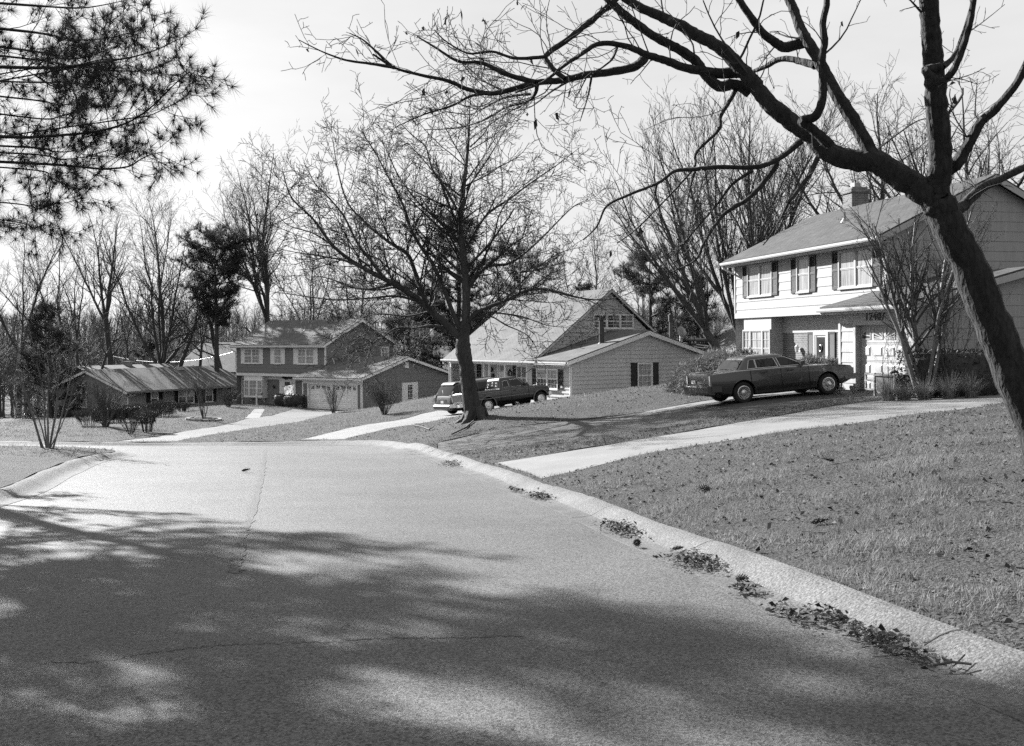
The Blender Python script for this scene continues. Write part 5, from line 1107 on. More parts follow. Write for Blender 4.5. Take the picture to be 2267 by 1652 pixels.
bare_tree(1618, 800, 54, 285, 330, 'bare tree with trunks leaning left, between the juniper and the tan house', 36, .30, -55, .22, 5, K=KV, group=BG, ang=22, asym=-.28)
bare_tree(1700, 800, 62, 300, 150, 'straight dark bare trunk just behind the white house roof slope', 37, .26, 8, .5, 3, K=KV, group=BG, ang=15)
bare_tree(1960, 760, 52, 210, 330, 'dense fine twigged bare tree behind the white house chimney', 38, .34, 0, .3, 6, K=dict(KV, ang=(36, 40, 42, 40), up=(.02, .04, .04, .03)), group=BG, ang=38, dens=1.0)
bare_tree(2130, 760, 47, 120, 300, 'bare tree seen behind the leaning trunk at the right edge', 39, .30, 0, .3, 6, K=dict(KV, ang=(36, 40, 42, 40), up=(.02, .04, .04, .03)), group=BG, ang=36, dens=.9)
bare_tree(1420, 790, 88, 560, 100, 'bare spindly tree right of the tan house gable', 40, .18, 0, .35, 3, group=BG, ang=20)
bare_tree(1490, 790, 84, 600, 100, 'bare spindly tree above the satellite dish', 41, .16, 4, .4, 3, group=BG, ang=20)
bare_tree(1560, 790, 92, 520, 120, 'bare thin tree behind the little pale roof', 42, .2, 0, .35, 4, group=BG, ang=20)
# ------------------------------------------------------------------ conifers
def tufts(pts, n, L_, w_, rng, updir=0.3, V=None, Fq=None, droop=0.0):
    # needle clusters: thin triangles fanning out of every point
    V = [] if V is None else V; Fq = [] if Fq is None else Fq
    for (p, d) in pts:
        for k in range(n):
            e = vn((d[0] * .7 + rng.gauss(0, .55), d[1] * .7 + rng.gauss(0, .55), d[2] * .7 + rng.gauss(0, .55) + updir)); l = L_ * rng.uniform(.6, 1.2)
            s = vn((e[1] + rng.gauss(0, .3), -e[0], rng.gauss(0, .5))); b = len(V)
            V += [(p[0] - s[0] * w_, p[1] - s[1] * w_, p[2] - s[2] * w_), (p[0] + s[0] * w_, p[1] + s[1] * w_, p[2] + s[2] * w_), (p[0] + e[0] * l, p[1] + e[1] * l, p[2] + e[2] * l - droop * l)]
            Fq.append((b, b + 1, b + 2))
    return V, Fq
def pine(px, py, d, top, label, seed, r0=.3, crown=(.35, 1.0), spread=60, nw=11, m='needle', dens=1.0, flat=.0, lean=0, name='pine_tree', size=.45, group=None, gap=None):
    rng = random.Random(seed); g = P(px, py, d); z0 = gz1(g[0], g[1]) - .1; ht = P(px, top, d)[2] - z0; sp = spread / F * d; lx = lean / F * d
    out = []; pts = [(lx * (i / 7) ** 1.4 + rng.gauss(0, .05), rng.gauss(0, .05), ht * i / 7) for i in range(8)]; out.append((0, pts, [r0 * (1 - .93 * i / 7) for i in range(8)])); tp = []
    K_ = dict(DEC, levels=3, n=(0, 2.0 * dens, 0, 0), nmin=(0, 3, 0, 0), seg=(1, .7, .5, .4), ang=(70, 48, 40, 40), len=(.4, .5, .5, .5), lmin=(1, .5, .3, .3), up=(0, .06, .05, 0), wander=(.03, .08, .12, .1), rmin=.012, t0=(.3, .25, .1, .1))
    for k in range(nw):
        if gap and gap[0] < k / nw < gap[1]: continue
        t = crown[0] + (crown[1] - crown[0]) * (k + rng.uniform(-.25, .25)) / nw; z = ht * min(t, .99); c_ = (t - crown[0]) / (crown[1] - crown[0]); prof = math.sin(math.pi * min(.98, .16 + .84 * (1 - c_) ** .8)) ** .7 if flat else (1.02 - c_) ** .75
        for j in range(rng.randint(4, 6)):
            az = rng.uniform(0, 6.28); L_ = sp * prof * rng.uniform(.45, 1.1) + .4; i = min(int(t * 7), 6); q = t * 7 - i; c = tuple(a + (b - a) * q for a, b in zip(pts[i], pts[i + 1]))
            o2 = []; grow(o2, c, vn((math.cos(az), math.sin(az), rng.uniform(-.05, .35))), L_, .03 + .012 * L_, 1, K_, rng)
            for l, pp, rr in o2:
                out.append((1, pp, rr)); n = len(pp)
                for i_ in range(n):
                    if i_ / n > .3 or l > 1:
                        a, b = pp[max(i_ - 1, 0)], pp[min(i_ + 1, n - 1)]; dd = vn((b[0] - a[0], b[1] - a[1], b[2] - a[2]))
                        for _ in range(2): tp.append(((pp[i_][0] + rng.gauss(0, .12), pp[i_][1] + rng.gauss(0, .12), pp[i_][2] + rng.gauss(0, .08)), dd))
    for _ in range(10): tp.append(((pts[-1][0] + rng.gauss(0, .2), pts[-1][1] + rng.gauss(0, .2), ht - rng.uniform(0, .8)), (0, 0, 1)))
    h = empty(name, (g[0], g[1], z0)); tag(h, label, 'tree', group)
    for nm, l_, mm in (('trunk', 0, 'bark'), ('branches', 1, 'twigd')):
        V, Fq = tubes([(a, b) for l, a, b in out if l == l_]); link(nm, np_mesh(nm, V, Fq), M[mm], h, 180)
    V, Fq = tufts(tp, int(12 * dens), size * .9, size * .035, rng); link('crown', np_mesh('crown', V, Fq, 3), M[m], h)
    return h
pine(479, 806, 98, 520, 'dark crooked pine with a flat rounded crown behind the ranch house ridge', 51, .34, (.48, 1.0), 80, 13, dens=1.4, flat=1, group='evergreens beyond the houses', size=.55, m='needled')
pine(1015, 800, 92, 470, 'broad white pine behind the street tree trunk, between two houses', 52, .40, (.10, 1.0), 155, 15, group='evergreens beyond the houses', size=.6, dens=1.2)
pine(905, 795, 100, 610, 'lower pine at the grey garage side of the broad white pine', 53, .3, (.1, 1.0), 90, 10, group='evergreens beyond the houses', size=.6)
pine(1150, 795, 95, 545, 'pine with layered boughs right of the broad white pine', 54, .3, (.2, 1.0), 95, 9, group='evergreens beyond the houses', size=.6, flat=1)
pine(1440, 790, 82, 560, 'dark pine above the dormer end of the tan house', 55, .3, (.25, 1.0), 80, 10, group='evergreens beyond the houses', size=.55, m='needled', flat=1)
pine(1545, 790, 78, 600, 'ragged pine between the satellite dish and the white house', 56, .25, (.2, 1.0), 60, 9, group='evergreens beyond the houses', size=.5)
pine(110, 830, 88, 672, 'dense dark conifer at far left behind the pale trunk', 57, .3, (.02, 1.0), 105, 13, m='needled', dens=1.1, group='evergreens beyond the houses', size=.5)
pine(318, 815, 112, 748, 'small round dark evergreen behind the ranch house chimney', 58, .2, (.0, 1.0), 34, 8, m='needled', dens=1.6, flat=1, group='evergreens beyond the houses', size=.5)
pine(1475, 800, 80, 742, 'small dark evergreen beyond the back yard utility pole', 59, .15, (.0, 1.0), 26, 7, m='needled', dens=1.5, group='evergreens beyond the houses', size=.4)
pine(1285, 790, 88, 620, 'short feathery pine just behind the tan house ridge', 60, .2, (.2, 1.0), 50, 8, group='evergreens beyond the houses', size=.5)
# --- the near pine: boughs hang in from the left, trunk outside the view
rng = random.Random(8); out = []; tp = []; D2 = 8.8
px0, py0 = -9.3, 10.6; pz = gz1(px0, py0); tpts = [(px0 + rng.gauss(0, .04), py0 + rng.gauss(0, .04), pz + 13.5 * i / 9) for i in range(10)]
out.append((0, tpts, [.33 * (1 - .9 * i / 9) for i in range(10)]))
K = dict(DEC, levels=3, n=(6.2, 4.8, 0, 0), nmin=(4, 2, 0, 0), seg=(.3, .2, .15, .1), ang=(42, 38, 35, 30), len=(.4, .5, .5, .5), lmin=(.3, .14, .1, .1), lmax=(.38, .24, .2, .2), rr=(.35, .5, .6, .6), rmin=.0028, up=(.03, .06, .06, 0), wander=(.05, .1, .14, .1), t0=(.1, .15, .1, .1))
g_ = lambda L_: [(82.6 + x * .25, 82.6 + y * .25) for x, y in L_]
BOUGH = [([(-800, 860), (-150, 885), (0, 880), (400, 850), (700, 790), (880, 710), (1040, 590), (1190, 440), (1340, 310)], .035, 0.0), ([(880, 710), (1000, 690), (1130, 630), (1280, 550), (1340, 500)], .012, 0), ([(-800, 1080), (0, 1120), (300, 1140), (580, 1165), (800, 1145), (900, 1090), (1000, 1040), (1100, 1020)], .03, .3),
         ([(-800, 250), (0, 270), (250, 260), (500, 230), (700, 200), (900, 160), (1080, 100), (1220, 30)], .035, -.2), ([(430, 250), (560, 285), (760, 300), (950, 295), (1080, 260), (1220, 180)], .014, -.2), ([(-800, 940), (0, 980), (120, 1010), (260, 1015), (400, 990)], .022, .5), ([(-800, 1120), (0, 1180), (110, 1240), (230, 1300), (350, 1340), (440, 1330)], .016, .6),
         ([(-800, 1420), (-150, 1480), (0, 1520), (100, 1490), (190, 1470)], .014, .2), ([(-760, 480), (0, 560), (180, 600), (350, 580), (560, 520)], .02, .9), ([(-760, 30), (0, 130), (220, 190), (450, 170), (700, 80)], .025, .6), ([(-760, 620), (0, 720), (200, 700), (400, 640), (600, 600)], .018, .5), ([(-760, 380), (0, 400), (200, 400), (450, 420)], .018, -.5), ([(-760, -120), (0, -40), (300, 20), (600, 10), (900, -60)], .03, .2), ([(0, 270), (180, 300), (300, 430), (380, 640)], .012, .1), ([(-760, 1560), (-160, 1640), (-40, 1690), (60, 1660)], .012, .4), ([(-760, -330), (0, -280), (400, -260), (800, -330)], .03, 0),
         ([(-760, 1000), (0, 1040), (200, 1080), (420, 1060), (620, 1000)], .02, .9), ([(-760, 120), (0, 200), (300, 250), (560, 200), (820, 190)], .024, .9)]
n0 = len(out)
for pix, r_, dz in BOUGH:
    o2 = []; pth, rr = limb(o2, g_(pix), (D2 + dz + .5, D2 + dz - .4), (r_ * .6, .004), K, rng, 1.0, .05)
    out += [(1, b, c) for a, b, c in o2]
    tz = min(max(pth[0][2] - .8, pz + 1), pz + 13); cq, cr = smooth_path([(px0, py0, tz), (px0 + (pth[0][0] - px0) * .35, py0 + (pth[0][1] - py0) * .35, tz + (pth[0][2] - tz) * .35 + rng.uniform(.05, .25)), (px0 + (pth[0][0] - px0) * .7, py0 + (pth[0][1] - py0) * .7, tz + (pth[0][2] - tz) * .7 + .1), pth[0]], [r_ * 1.15, r_ * .95, r_ * .75, r_ * .6]); o2 = [(0, cq, cr)]; sprout(o2, cq, cr, pathlen(cq), 0, dict(K, n=(5, 4, 0, 0)), rng, .25); out += [(1, b, c) for a, b, c in o2]
for k in range(46):                                     # the rest of the crown, outside the view
    t = rng.uniform(.3, .99); az = rng.uniform(1.5, 5.6) if t < .75 else rng.uniform(0, 6.28); L_ = 4.6 * (1.05 - t) ** .7 + .5
    o2 = []; grow(o2, tuple(tpts[0][j] + (tpts[9][j] - tpts[0][j]) * t for j in range(3)), vn((math.cos(az), math.sin(az), .2)), L_, .05, 0, dict(K, n=(1.6, 1.2, 0, 0), seg=(.8, .5, .4, .3), lmax=(1.6, .8, .3, .3)), rng); out += [(1, b, c) for a, b, c in o2]
for l, pp, rr in out[n0:]:
    n = len(pp)
    if rr[0] > .03: continue
    dd = vn(tuple(b - a for a, b in zip(pp[-2], pp[-1]))); tp.append((pp[-1], dd))
    if rr[0] < .012:
        for i_ in range(max(1, n // 2), n): tp.append((pp[i_], vn(tuple(b - a for a, b in zip(pp[i_ - 1], pp[i_])))))
oo = (px0, py0, pz); h = empty('pine_tree', oo); tag(h, 'near pine at upper left with long needled boughs hanging into view', 'tree')
sh = lambda p: (p[0] - oo[0], p[1] - oo[1], p[2] - oo[2])
for nm, l_, mm in (('trunk', 0, 'bark'), ('branches', 1, 'twigd')):
    V, Fq = tubes([([sh(q) for q in a], b) for l, a, b in out if l == l_]); link(nm, np_mesh(nm, V, Fq), M[mm], h, 180)
V, Fq = tufts([(sh(p), d) for p, d in tp], 24, .125, .0021, rng, .1, droop=.12); link('needles', np_mesh('needles', V, Fq, 3), M['needle'], h)
# --- off-view pines up the street at left that shade the road
def shade_pine(x, y, ht, sp, seed, label, c0=.28, dens=1.0, gap=None):
    z = gz1(x, y); d = y; px = CXD + x / y * F; return pine(px, HY - z / y * F, y, HY - (z + ht) / y * F, label, seed, .3, (c0, 1.0), sp / y * F, 13, dens=dens, group='pines shading the road', size=.4, gap=gap)
shade_pine(-16.0, 24.2, 14.4, 3.3, 71, 'tall pine left of the road outside the picture, nearest the bend', .34, 1.0, (.10, .24))
shade_pine(-18.0, 21.0, 15.0, 3.4, 72, 'tall pine left of the road outside the picture, farther back on the lawn', .46, .9)
shade_pine(-12.9, 18.0, 11.0, 2.9, 73, 'shorter pine left of the road outside the picture, nearest the camera', .44, 1.1)
# --- far wooded hillside: one mass
rng = random.Random(90); out = []
Kf = dict(DEC, levels=3, n=(.9, .9, 0, 0), nmin=(3, 2, 0, 0), seg=(3, 1.6, 1, 1), rmin=.03, lmax=(4.5, 2.2, 1, 1), up=(.06, .1, .1, .1), ang=(30, 34, 30, 30), t0=(.3, .2, .1, .1), lmin=(2, 1, 1, 1), tip=(.15, .4, .4, .4))
protos = []
for k in range(7):
    o2 = []; grow(o2, (0, 0, -.3), (0, 0, 1), rng.uniform(13, 19), .22, 0, Kf, rng); protos.append(tubes([(b, c) for a, b, c in o2]))
VV, FF, base = [], [], 0
for k in range(3600):
    y = 138 + 300 * rng.random() ** 1.15; x = rng.uniform(-.62, .62) * y
    V, Fq = protos[k % 7]; a = rng.uniform(0, 6.28); s = rng.uniform(.6, 1.05); c_, s_ = math.cos(a) * s, math.sin(a) * s
    z = gz1(x, y) if y < 600 else 0
    W = np.stack([V[:, 0] * c_ - V[:, 1] * s_ + x, V[:, 0] * s_ + V[:, 1] * c_ + y, V[:, 2] * s * (.75 if y < 220 else .85) + z], 1); VV.append(W); FF.append(Fq + base); base += len(W)
o = link('far_wood', np_mesh('far_wood', np.concatenate(VV), np.concatenate(FF)), M['twigp']); tag(o, 'bare grey winter wood covering the far hillside beyond the houses', 'wood', kind='stuff')
# ------------------------------------------------------------------ shrubs, hedges, small trees
def gpos(px, py, d=None):
    if d: q = P(px, py, d); return (float(q[0]), float(q[1]), gz1(q[0], q[1]) + .12)
    q = G(px, py); return (float(q[0]), float(q[1]), float(q[2]) + .12)
def multistem(px, py, label, seed, ht, sp, n, m1, m2, r=.02, K=None, name='bare_shrub', cat='shrub', group=None, curve=.25, split=0, seeds=0, pos=None):
    rng = random.Random(seed); o = pos or gpos(px, py); out = []
    K_ = dict(DEC, levels=3, n=(3.5, 4.0, 0, 0), nmin=(3, 2, 0, 0), seg=(.35, .2, .15, .1), ang=(26, 30, 30, 30), len=(.4, .5, .5, .5), lmin=(.3, .15, .1, .1), lmax=(1.2, .5, .3, .3), rr=(.6, .6, .6, .6), rmin=.0045, up=(.04, .08, .08, 0), wander=(.07, .12, .15, .1), t0=(.35, .2, .1, .1), tip=(.3, .5, .6, .6))
    if K: K_.update(K)
    for k in range(n):
        az = rng.uniform(0, 6.28); t = math.sqrt(rng.random()) * sp / ht; d = vn((math.cos(az) * t, math.sin(az) * t, 1)); b = (o[0] + .12 * sp * math.cos(az) * rng.random(), o[1] + .12 * sp * math.sin(az) * rng.random(), o[2] - .1)
        K2 = dict(K_); K2['up'] = (-.02 * curve * 4, *K_['up'][1:]); grow(out, b, d, ht * rng.uniform(.75, 1.08) * math.sqrt(1 + t * t), r * rng.uniform(.7, 1.2), 0, K2, rng)
    h = tree_obj(name, label, out, split, m1, m2, group, cat=cat, parts=('stems', 'twigs'), origin=o)
    if seeds:
        tips = [pp[-1] for l, pp, rr in out if l >= 1]; V, Fq = [], []
        for t in tips:
            for _ in range(seeds):
                c = [t[i] - o[i] + rng.gauss(0, .035) for i in range(3)]; s = rng.uniform(.008, .016); b = len(V)
                V += [(c[0] - s, c[1], c[2]), (c[0] + s, c[1], c[2]), (c[0], c[1], c[2] + s * 1.3), (c[0], c[1] - s, c[2] + s * .3)]; Fq += [(b, b + 1, b + 2), (b, b + 3, b + 2), (b + 1, b + 3, b + 2)]
        q = link('seed_heads', np_mesh('seed_heads', V, Fq, 3), M['berry'], h); q['kind'] = 'stuff'
    return h
SG = 'bare shrubs on the lawns'
multistem(739, 919, 'thin upright bare shrub in front of the double garage doors', 61, 1.95, .65, 24, 'barkp', 'twigp', .016, group=SG)
multistem(851, 922, 'round bare shrub with bright twigs beside the grey garage side wall', 62, 1.75, .95, 50, 'barkp', 'twigp', .015, group=SG, K=dict(n=(4.5, 4, 0, 0)))
multistem(236, 950, 'big round bare shrub before the left corner of the ranch house', 63, 2.3, 1.15, 26, 'barkp', 'twigp', .03, group=SG, K=dict(n=(5, 5, 0, 0), lmax=(.7, .35, .3, .3)))
multistem(451, 934, 'slim bare sapling clump in a stone ring on the ranch lawn', 64, 2.7, .6, 8, 'barkp', 'twig', .03, group=SG, seeds=1, K=dict(n=(3, 3.5, 0, 0)))
multistem(505, 905, 'pale twiggy round bush against the ranch house right end', 65, 1.3, .7, 50, 'twigp', 'twigp', .012, group=SG, K=dict(n=(5, 4, 0, 0)))
multistem(290, 967, 'leaning bare twig bunch left of the clipped vase shaped shrub', 66, 1.1, .6, 26, 'twig', 'twig', .014, group=SG)
multistem(105, 1001, 'bare crape myrtle with smooth grey stems on the grass corner at left', 67, 2.9, 1.35, 9, 'barkm', 'twigp', .036, name='crape_myrtle', cat='small tree', K=dict(n=(2.2, 3.2, 5, 0), levels=4, lmax=(2.2, 1.0, .4, .3), len=(.5, .5, .5, .5), lmin=(.6, .3, .15, .1), nmin=(4, 3, 2, 0), t0=(.4, .25, .2, .1), seg=(.4, .3, .2, .15)), curve=.1, seeds=1)
KC = dict(n=(2.4, 3.4, 5.0, 0), levels=4, lmax=(1.9, .9, .4, .3), len=(.5, .5, .5, .5), lmin=(.5, .3, .15, .1), nmin=(4, 3, 2, 0), t0=(.3, .2, .15, .1), seg=(.4, .3, .2, .15), ang=(24, 30, 34, 30), wander=(.06, .1, .14, .1), rr=(.6, .55, .5, .6))
multistem(2040, 866, 'tall crape myrtle with smooth trunks and seed heads right of the white garage', 75, 4.9, 1.75, 8, 'barkm', 'twig', .075, pos=gpos(2052, 870, 27), name='crape_myrtle', cat='small tree', K=KC, curve=.0, seeds=4)
multistem(1960, 874, 'thin seedy sapling in front of the white garage door', 69, 2.3, .7, 3, 'twig', 'twig', .012, pos=gpos(1962, 874, 28.2), name='sapling', cat='shrub', K=dict(n=(2.5, 3, 0, 0)), seeds=4)
multistem(2105, 868, 'small bare seedy bush at the right of the tall crape myrtle', 70, 2.9, 1.0, 9, 'twig', 'twig', .02, pos=gpos(2105, 868, 26.8), group=SG, seeds=3)
def clipped(px, py, label, seed, lx, ly, hz, rz, m='twigp', n=900, stems=10, z0=.35, name='clipped_shrub', core=None, group='clipped shrubs', flare=.0, r=.006, pos=None):
    # a sheared bush: short twigs filling a rounded box, over bare stems; some are dense and dark inside
    rng = random.Random(seed); o = pos or gpos(px, py); out = []; c, s = math.cos(rz), math.sin(rz)
    W = lambda x, y, z: (o[0] + x * c - y * s, o[1] + x * s + y * c, o[2] + z)
    for k in range(n):
        x, y, z = rng.uniform(-1, 1), rng.uniform(-1, 1), rng.uniform(0, 1)
        if rng.random() < .75:
            f = rng.randint(0, 2)
            if f == 0: x = math.copysign(1 - rng.random() * .12, x)
            elif f == 1: y = math.copysign(1 - rng.random() * .12, y)
            else: z = 1 - rng.random() * .08
        if abs(x) ** 4 + abs(y) ** 4 > 1.35: continue
        fl = 1 - flare * (1 - z); jit = .04; px_, py_, pz_ = x * lx * fl, y * ly * fl, z0 + z * (hz - z0); L_ = rng.uniform(.12, .28)
        d = vn((x * .35 + rng.gauss(0, .35), y * .35 + rng.gauss(0, .35), .9)); p0 = (px_ - d[0] * L_, py_ - d[1] * L_, max(.02, pz_ - d[2] * L_))
        out.append((1, [W(*p0), W((p0[0] + px_) / 2 + rng.gauss(0, .015), (p0[1] + py_) / 2 + rng.gauss(0, .015), (p0[2] + pz_) / 2), W(px_, py_, pz_ + rng.gauss(0, jit))], [r * 1.3, r, r * .6]))
    for k in range(stems):
        x, y = rng.uniform(-.95, .95), rng.uniform(-.9, .9); b = .35 if flare else .85
        out.append((0, [W(x * lx * b, y * ly * b, -.1), W(x * lx * (b + .3) * .85, y * ly * (b + .3) * .85, hz * .4), W(x * lx * .92, y * ly * .92, hz * .92)], [.018, .014, .006]))
    h = tree_obj(name, label, out, 0, 'twig', m, group, cat='shrub', parts=('stems', 'twigs'), origin=o)
    if core:
        q = MB(); k = 12
        for i, (zf, rf) in enumerate(((z0 + .02, .55), (z0 + .2 * hz, .84), (hz * .8, .9), (hz * .93, .74), (hz * .97, .2))):
            for j in range(k):
                a = 6.283 * j / k; ca, sa = math.cos(a), math.sin(a); e = (abs(ca) ** 4 + abs(sa) ** 4) ** -.25; q.v.append((ca * e * lx * rf * c - sa * e * ly * rf * s + rng.gauss(0, .02), ca * e * lx * rf * s + sa * e * ly * rf * c + rng.gauss(0, .02), zf))
        for i in range(4):
            for j in range(k): q.f.append((i * k + j, i * k + (j + 1) % k, (i + 1) * k + (j + 1) % k, (i + 1) * k + j)); q.m.append(0)
        q.build('inner_foliage', M[core], h, 180)
        V, Fq = [], []
        for i in range(n * 3):
            x, y, z = rng.uniform(-1, 1), rng.uniform(-1, 1), rng.random(); f = rng.randint(0, 2)
            if f == 0: x = math.copysign(1, x)
            elif f == 1: y = math.copysign(1, y)
            else: z = 1
            if abs(x) ** 4 + abs(y) ** 4 > 1.3: continue
            p = (x * lx * .95 * c - y * ly * .95 * s, x * lx * .95 * s + y * ly * .95 * c, z0 + z * (hz - z0) * .98); b = len(V)
            for _ in range(3): V.append(tuple(p[i_] + rng.gauss(0, .035) for i_ in range(3)))
            Fq.append((b, b + 1, b + 2))
        link('leaves', np_mesh('leaves', V, Fq, 3), M[core], h)
    return h
clipped(326, 962, 'vase shaped clipped shrub, flat topped, nearest the pale driveway', 80, .55, .45, 1.05, .3, n=1000, stems=24, z0=.55, flare=.45)
clipped(196, 948, 'short clipped shrub left of the big round bare shrub', 81, .8, .5, .85, .2, n=800, stems=16, z0=.35, flare=.35)
for k, (px, py, lx, ly, hz, lab) in enumerate(((300, 929, 3.0, .5, .85, 'long clipped hedge along the ranch house front'), (358, 927, .65, .45, 1.05, 'square clipped shrub at the right end of the ranch hedge'), (258, 940, 1.2, .5, .8, 'low clipped hedge behind the big round bare shrub'))):
    clipped(px, py, lab, 82 + k, lx, ly, hz, R(60) if k != 2 else R(40), n=int(2200 * lx / 2) + 500, stems=int(14 * lx), z0=.2, core='hedge' if k == 2 else None, name='hedge' if lx > 1 else 'clipped_shrub')
clipped(403, 914, 'low leafless shrub under the middle ranch house window', 86, .7, .4, .65, R(60), n=700, stems=26, z0=.3, flare=.3)
clipped(153, 930, 'dark round evergreen shrub at the ranch house gable corner', 87, .9, .7, .85, R(60), n=400, z0=.05, core='hedge', stems=4)
clipped(625, 903, 'left half of the dark clipped hedge by the grey house door', 88, .75, .6, 1.0, R(-36.7), n=300, z0=.1, core='hedge', stems=4, name='hedge', flare=.2)
clipped(651, 906, 'right half of the dark clipped hedge touching the double garage', 89, 1.05, .6, 1.0, R(-36.7), n=300, z0=.1, core='hedge', stems=4, name='hedge')
clipped(588, 897, 'narrow dark upright evergreen beside the grey house bay window', 90, .25, .25, .95, 0, n=150, z0=.05, core='hedge', stems=2, flare=-.0, name='evergreen_shrub')
clipped(558, 896, 'sprawling pale shrub under the grey house bay window', 91, 1.0, .5, .65, R(-36.7), n=600, stems=20, z0=.2, m='twigp', flare=.2)
def juniper(c, label, seed, lx, ly, hz, rz, n=5200, size=.2):
    rng = random.Random(seed); z = gz1(c[0], c[1]) + .05; h = empty('juniper', (c[0], c[1], z), rz); tag(h, label, 'shrub', 'spreading junipers by the white house'); pts = []
    f = lambda a, e: 1 + .10 * math.sin(3 * a + seed) + .07 * math.sin(7 * a + 2 * e + seed) + .05 * math.sin(11 * e + 5 * a)
    q = MB(); ka, ke = 26, 9
    for i in range(ke):
        e = R(-12 + 100 * i / (ke - 1))
        for j in range(ka): a = 6.283 * j / ka; k_ = f(a, e) * .9; q.v.append((math.cos(e) * math.cos(a) * lx * k_, math.cos(e) * math.sin(a) * ly * k_, max(-.1, math.sin(e) * hz * k_) + (.22 * hz if i == 0 else 0) * 0))
    for i in range(ke - 1):
        for j in range(ka): q.f.append((i * ka + j, i * ka + (j + 1) % ka, (i + 1) * ka + (j + 1) % ka, (i + 1) * ka + j)); q.m.append(0)
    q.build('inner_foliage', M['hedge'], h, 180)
    for k in range(n):
        a = rng.uniform(0, 6.283); e = math.asin(rng.uniform(-.12, 1)); k_ = f(a, e) * rng.uniform(.86, 1.04); p = (math.cos(e) * math.cos(a) * lx * k_, math.cos(e) * math.sin(a) * ly * k_, math.sin(e) * hz * k_)
        pts.append((p, vn((p[0] / lx, p[1] / ly, p[2] / hz * .6 + .35))))
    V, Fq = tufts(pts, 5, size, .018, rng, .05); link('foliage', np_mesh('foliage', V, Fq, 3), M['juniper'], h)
    return h
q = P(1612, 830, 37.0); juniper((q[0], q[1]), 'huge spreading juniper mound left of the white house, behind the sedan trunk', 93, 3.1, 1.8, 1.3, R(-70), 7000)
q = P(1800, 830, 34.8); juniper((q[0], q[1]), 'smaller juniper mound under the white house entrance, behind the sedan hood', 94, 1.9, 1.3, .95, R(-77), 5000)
def grass_clump(px, py, label, seed, n=260, L_=.75, r=.35, m='blade'):
    rng = random.Random(seed); o = gpos(px, py, 26.6 - (px - 1966) * .004); V, Fq = [], []
    for k in range(n):
        a = rng.uniform(0, 6.28); r0 = r * .4 * math.sqrt(rng.random()); l = L_ * rng.uniform(.6, 1.15); lean = rng.uniform(.1, .9); b = len(V); x, y = r0 * math.cos(a), r0 * math.sin(a); w_ = .006
        for i in range(4):
            t = i / 3; xx = x + math.cos(a) * lean * l * t * t; yy = y + math.sin(a) * lean * l * t * t; zz = l * (t - .45 * lean * t * t); ww = w_ * (1 - .85 * t); V += [(xx - math.sin(a) * ww, yy + math.cos(a) * ww, zz), (xx + math.sin(a) * ww, yy - math.cos(a) * ww, zz)]
        Fq += [(b + 2 * i, b + 2 * i + 1, b + 2 * i + 3, b + 2 * i + 2) for i in range(3)]
    h = empty('ornamental_grass', (o[0], o[1], o[2] - .05)); tag(h, label, 'grass clump', 'grass clumps in the flower bed'); link('blades', np_mesh('blades', V, Fq), M[m], h)
    return h
for k, (px, py, l, lab) in enumerate(((1966, 889, .75, 'leftmost and largest arching grass clump in the flower bed by the concrete driveway'), (2001, 886, .5, 'short dark tuft between the two arching grass clumps'), (2046, 884, .7, 'arching grass clump below the tall crape myrtle'), (2100, 877, .8, 'arching grass clump in the flower bed beyond the crape myrtle'), (2150, 872, .8, 'rightmost arching grass clump of the flower bed'))): grass_clump(px, py, lab, 100 + k, 300, l, .4, 'blade' if k != 1 else 'juniper')
clipped(2120, 862, 'dark leafy mass of shrubs against the white garage side wall', 106, 1.6, .7, 1.25, R(13), pos=gpos(2120, 862, 27.6), n=900, z0=.02, core='hedge', stems=20, m='twig', name='evergreen_shrub')

# ------------------------------------------------------------------ things in the yards
def local(h, x, y, z=None):
    c, s = math.cos(h.rotation_euler[2]), math.sin(h.rotation_euler[2]); X = h.location[0] + x * c - y * s; Y = h.location[1] + x * s + y * c
    return (X, Y, (gz1(X, Y) + .1) if z is None else h.location[2] + z)
o = local(HB, -13.0, .9); mbx = empty('mailbox_post', o, R(-36.7)); tag(mbx, 'white mailbox post by the front walk of the grey house', 'mailbox')
q = MB(); q.box(-.05, .05, -.05, .05, -.2, 1.45); q.add([(-.05, -.05, 1.45), (.05, -.05, 1.45), (.05, .05, 1.45), (-.05, .05, 1.45), (0, 0, 1.62)], [(0, 1, 4), (1, 2, 4), (2, 3, 4), (3, 0, 4)]); q.box(-.18, .05, -.03, .03, .78, .86); q.box(.05, .62, -.03, .03, .78, .86); q.build('post', M['trim'], mbx)
q = MB(); q.prism([(-.10, 0), (.10, 0), (.10, .1)] + [(.1 * math.cos(R(a)), .1 + .1 * math.sin(R(a))) for a in range(20, 180, 20)] + [(-.10, .1)], .12, .66, 'x', t=lambda a, b, c: (a, b, c + .865)); q.build('mailbox', M['metal'], mbx)
